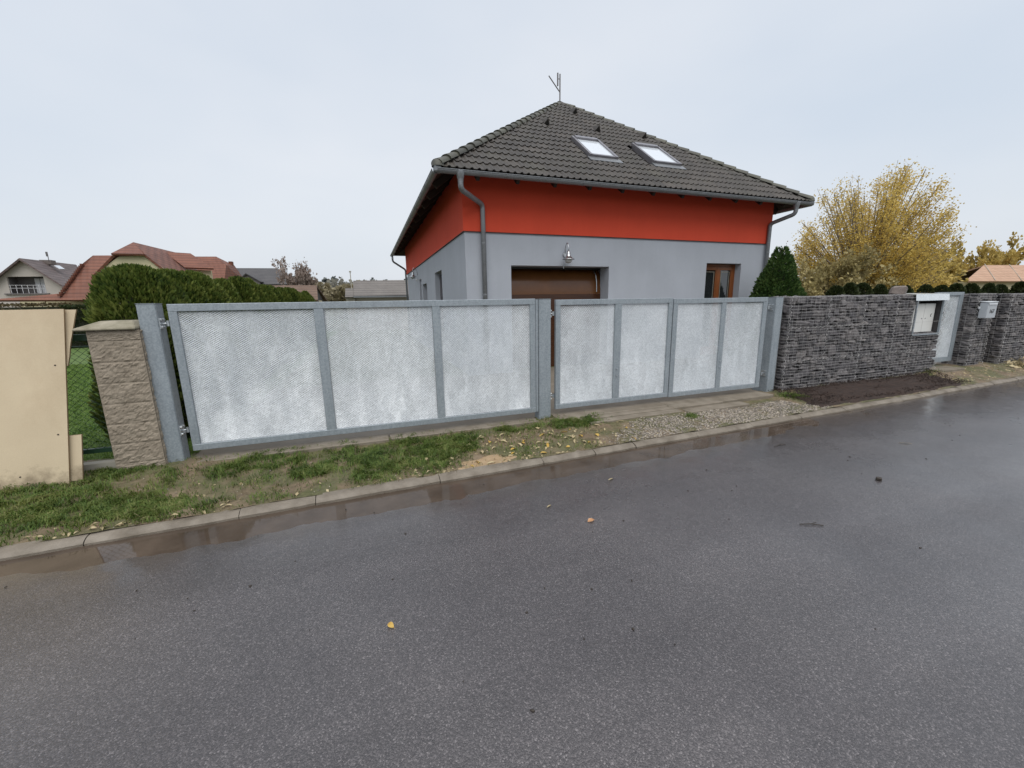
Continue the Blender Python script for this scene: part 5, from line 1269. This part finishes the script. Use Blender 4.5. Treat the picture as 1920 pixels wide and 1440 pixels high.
tag(blades('dead_stems', 9000, (-4, 7), None, lambda x, y: .30 * (vnoise(x, y, 2.3, 14) > .45) * (x < 3.2), verge_z, (.03, .075), .0020, 'dead_stem', 9, 2.2), 'flattened dead stems among the verge grass', 'dead grass', kind='stuff')

def octa(n, xf, seed, size, flat, zf, mat, name, lift=.25):
    g = np.random.default_rng(seed); P = xf(g, n); k = len(P); s_ = g.uniform(size[0], size[1], (k, 1)) * np.stack([g.uniform(.7, 1.4, k), g.uniform(.6, 1.1, k), g.uniform(flat[0], flat[1], k)], 1)
    base = np.array([(1, 0, 0), (.3, .95, 0), (-.8, .6, .1), (-.9, -.5, 0), (.25, -1, -.1), (0.1, 0, 1), (0, 0.1, -1)], float)
    B = base[None].repeat(k, 0) + g.normal(0, .16, (k, 7, 3)); B = B * s_[:, None, :]; a = g.random(k) * 6.28; c, s2 = np.cos(a)[:, None], np.sin(a)[:, None]
    X = B[..., 0] * c - B[..., 1] * s2; Y_ = B[..., 0] * s2 + B[..., 1] * c; tx = g.normal(0, .35, (k, 1)); Zb = B[..., 2] + X * tx * .5
    z = zf(P[:, 0], P[:, 1]) + s_[:, 2] * lift
    V = np.stack([X + P[:, :1], Y_ + P[:, 1:2], Zb + z[:, None]], -1).reshape(-1, 3)
    f = np.array([(0, 1, 5), (1, 2, 5), (2, 3, 5), (3, 4, 5), (4, 0, 5), (1, 0, 6), (2, 1, 6), (3, 2, 6), (4, 3, 6), (0, 4, 6)])
    F = (np.arange(k)[:, None, None] * 7 + f[None]).reshape(-1, 3); return link(name, mesh_np(name, V, F, mat))
def gravel_xy(g, n):
    x = g.uniform(2.3, 6.7, n); y = ky(x) + .10 + g.random(n) * .95
    up = np.interp(x, [2.3, 2.9, 3.5, 4.4, 5.6, 6.2, 6.7], [3.98, 4.30, 4.66, 4.62, 4.66, 4.62, 4.25]); e = np.clip((up - y) / .12, 0, 1) * np.clip((x - 2.5) / .5, 0, 1)
    k = g.random(n) < e * (.25 + 1.2 * vnoise(x, y, 3.2, 21)); return np.stack([x[k], y[k]], 1)
tag(octa(17000, gravel_xy, 31, (.006, .018), (.3, .65), verge_z, M['gravel'], 'gravel'), 'pale grey gravel between the double gate and the kerb', 'gravel', kind='stuff')
def scatter_xy(g, n):
    x = g.uniform(-5, 14, n); y = ky(x) + .10 + g.random(n) * 1.0; k = g.random(n) < .25 + .6 * (x > 10.2); return np.stack([x[k], y[k]], 1)
tag(octa(2400, scatter_xy, 33, (.004, .013), (.4, .8), verge_z, M['gravel'], 'verge_pebbles'), 'small pebbles scattered over the verge', 'pebbles', kind='stuff')
def clods(g, n):
    x = g.uniform(6.5, 11.1, n); y = 4.2 + g.random(n) * .82; k = (y > ky(x) + .16) & (x + (y - 4.2) * .2 > 6.6); return np.stack([x[k], y[k]], 1)
tag(octa(5200, clods, 35, (.003, .013), (.5, .9), lambda x, y: verge_z(x, y) + .035, M['bed'], 'soil_clods'), 'dark crumbs of compost on the garden bed', 'soil', kind='stuff')
def grit(g, n):
    x = g.uniform(-3, 14, n); y = ky(x) - .15 - g.random(n) ** 1.3 * 4.0; return np.stack([x, y], 1)
tag(octa(130, grit, 37, (.003, .011), (.4, .8), lambda x, y: 0 * x + .002, M['twig'], 'road_grit'), 'dark grit strewn on the asphalt', 'grit', kind='stuff')

# fallen leaves: a bent pointed blade with a stalk
def leaf_mesh(seed, mat, l=.09, w=.028, curl=.02):
    r_ = random.Random(seed); V = []; F = []; n = 5
    for i in range(n + 1):
        u = i / n; ww = w * math.sin(PI * min(1, u * .93 + .06)) ** .8 * (1 + r_.uniform(-.1, .1)); zc = curl * math.sin(PI * u) + r_.uniform(0, .002)
        V += [(u * l - l / 2, -ww, zc + curl * .5), (u * l - l / 2, 0, zc), (u * l - l / 2, ww, zc + curl * .5 * r_.uniform(.4, 1.2))]
    for i in range(n): a = i * 3; F += [(a, a + 3, a + 4, a + 1), (a + 1, a + 4, a + 5, a + 2)]
    k = len(V); V += [(l / 2 - .002, -.001, curl * .1), (l / 2 - .002, .001, curl * .1), (l / 2 + .022, .003, curl * .3)]; F.append((k, k + 1, k + 2))
    me = bpy.data.meshes.new('fallen_leaf'); me.from_pydata(V, [], F); me.materials.append(M[mat]); return me
LM = [leaf_mesh(i, ['leaf_tan', 'leaf_tan', 'leaf_yellow', 'leaf_tan'][i % 4], rnd.uniform(.06, .10), rnd.uniform(.012, .024), rnd.uniform(.008, .02)) for i in range(12)]
def put_leaf(x, y, z, me, label, group=None, s_=1.0):
    o = link('fallen_leaf', me, None, (x, y, z + .004), (rnd.gauss(0, .25), rnd.gauss(0, .2), rnd.uniform(0, 6.28)), (s_, s_, s_)); return tag(o, label, 'leaf', group)
for k in range(80):
    x = rnd.gauss(1.75, .62); y = float(ky(x)) + .13 + rnd.random() * .75
    if not (.2 < x < 3.2): continue
    put_leaf(x, y, vz(x, y), LM[k % 12], 'pale fallen leaf on the bare soil below the middle post', 'leaves fallen on the soil below the middle post', rnd.uniform(.7, 1.15))
for k in range(26):
    x = rnd.uniform(-3.1, -1.3); y = float(ky(x)) + .11 + abs(rnd.gauss(0, .07))
    put_leaf(x, y, vz(x, y), LM[[0, 1, 4, 5, 8, 9][k % 6]], 'dull green-tan fallen leaf lodged behind the left kerb stones', 'leaves lodged behind the left kerb stones', rnd.uniform(.5, .85))
big_leaf = leaf_mesh(91, 'leaf_orange', .085, .030, .012); yl = leaf_mesh(92, 'leaf_yellow', .055, .018, .012); gl = leaf_mesh(93, 'leaf_tan', .12, .010, .006)
put_leaf(1.56, 2.60, 0, big_leaf, 'single orange-brown leaf lying on the asphalt in mid road', None, .72)
put_leaf(-.03, 2.04, 0, yl, 'small yellow leaf lying on the asphalt nearest the camera', None, .8)
put_leaf(2.14, 3.21, 0, gl, 'narrow greyish leaf on the asphalt near the puddle edge')
put_leaf(1.34, 2.94, 0, gl, 'narrow pale leaf on the asphalt between the orange leaf and the puddle', None, .8)
put_leaf(5.98, 2.78, 0, gl, 'pale narrow leaf far right on the asphalt')
def leafy_xy(g, n):
    x = np.concatenate([g.normal(1.4, .9, n // 2), g.uniform(-3.2, 3.4, n - n // 2)]); y = ky(x) + .11 + g.random(n) ** 1.6 * .8; k = g.random(n) < .3 + vnoise(x, y, 3, 30) * .6; return np.stack([x[k], y[k]], 1)
def litter(name, n, seed, xf, zf, mat, L=(.02, .05)):
    g = np.random.default_rng(seed); P2 = xf(g, n); P = np.column_stack([P2, zf(P2[:, 0], P2[:, 1]) + .006])
    V, F = sprays(len(P), lambda r_, k: (P, np.column_stack([r_.normal(0, 1, (k, 2)), r_.normal(0, .15, k)])), L, .34, 0, seed); return link(name, mesh_np(name, V, F, M[mat]))
tag(litter('leaf_litter', 700, 41, leafy_xy, verge_z, 'leaf_tan'), 'small scraps of dead leaves over the verge', 'leaf litter', kind='stuff')
tag(litter('leaf_litter', 260, 43, lambda g, n: np.stack([g.uniform(10.5, 15.5, n), 4.35 + g.random(n) * .6], 1), verge_z, 'leaf_tan', (.02, .06)), 'leaf scraps before the narrow gate and the mailbox pillar', 'leaf litter', kind='stuff')
# twigs on the road
for (x, y, l, a, lab) in [(3.13, 1.93, .17, -.45, 'thin dark forked twig on the asphalt at right'), (4.55, 3.28, .20, .05, 'thin dark twig lying near the kerb on the right')]:
    t = empty('twig', (x, y, .004), a, lab, 'twig'); m = MB(); m.tube([(-l / 2, 0, .003), (0, .008, .006), (l / 2, -.004, .003)], .004, 5); m.tube([(0, .008, .006), (l * .3, .03, .008)], .0025, 4); m.build('stick', M['twig'], t)
pb = link('pebble', chip(77, bev=.25), None, (4.54, 2.26, .014), (.1, .2, .5), (.055, .045, .03)); pb.data.materials.append(M['twig']); tag(pb, 'single black pebble lying on the asphalt at right', 'pebble')
# heap of cut branches by the rightmost wall
hp = empty('branch_heap', (14.6, 4.72, .1), 0, 'heap of cut branches and dry leaves at the rightmost stone basket wall', 'heap')
m = MB()
for i in range(26):
    a = rnd.uniform(-.5, .5) + (PI if rnd.random() < .5 else 0); l = rnd.uniform(.3, .8); c = Vector((rnd.gauss(0, .35), rnd.gauss(0, .08), rnd.uniform(.03, .16))); d = Vector((math.cos(a), math.sin(a) * .5, rnd.gauss(0, .12)))
    m.tube([c - d * l / 2, c + Vector((0, 0, .02)), c + d * l / 2], [.012, .010, .005], 5)
m.build('branches', M['bark'], hp)
V, F = sprays(420, lambda r_, k: (np.column_stack([r_.normal(0, .4, k), r_.normal(0, .1, k), np.abs(r_.normal(.06, .07, k))]), r_.normal(0, 1, (k, 3))), (.05, .12), .3, 0, 51)
link('dry_leaves', mesh_np('dry_leaves', V, F, M['leaf_tan']), hp)['kind'] = 'stuff'
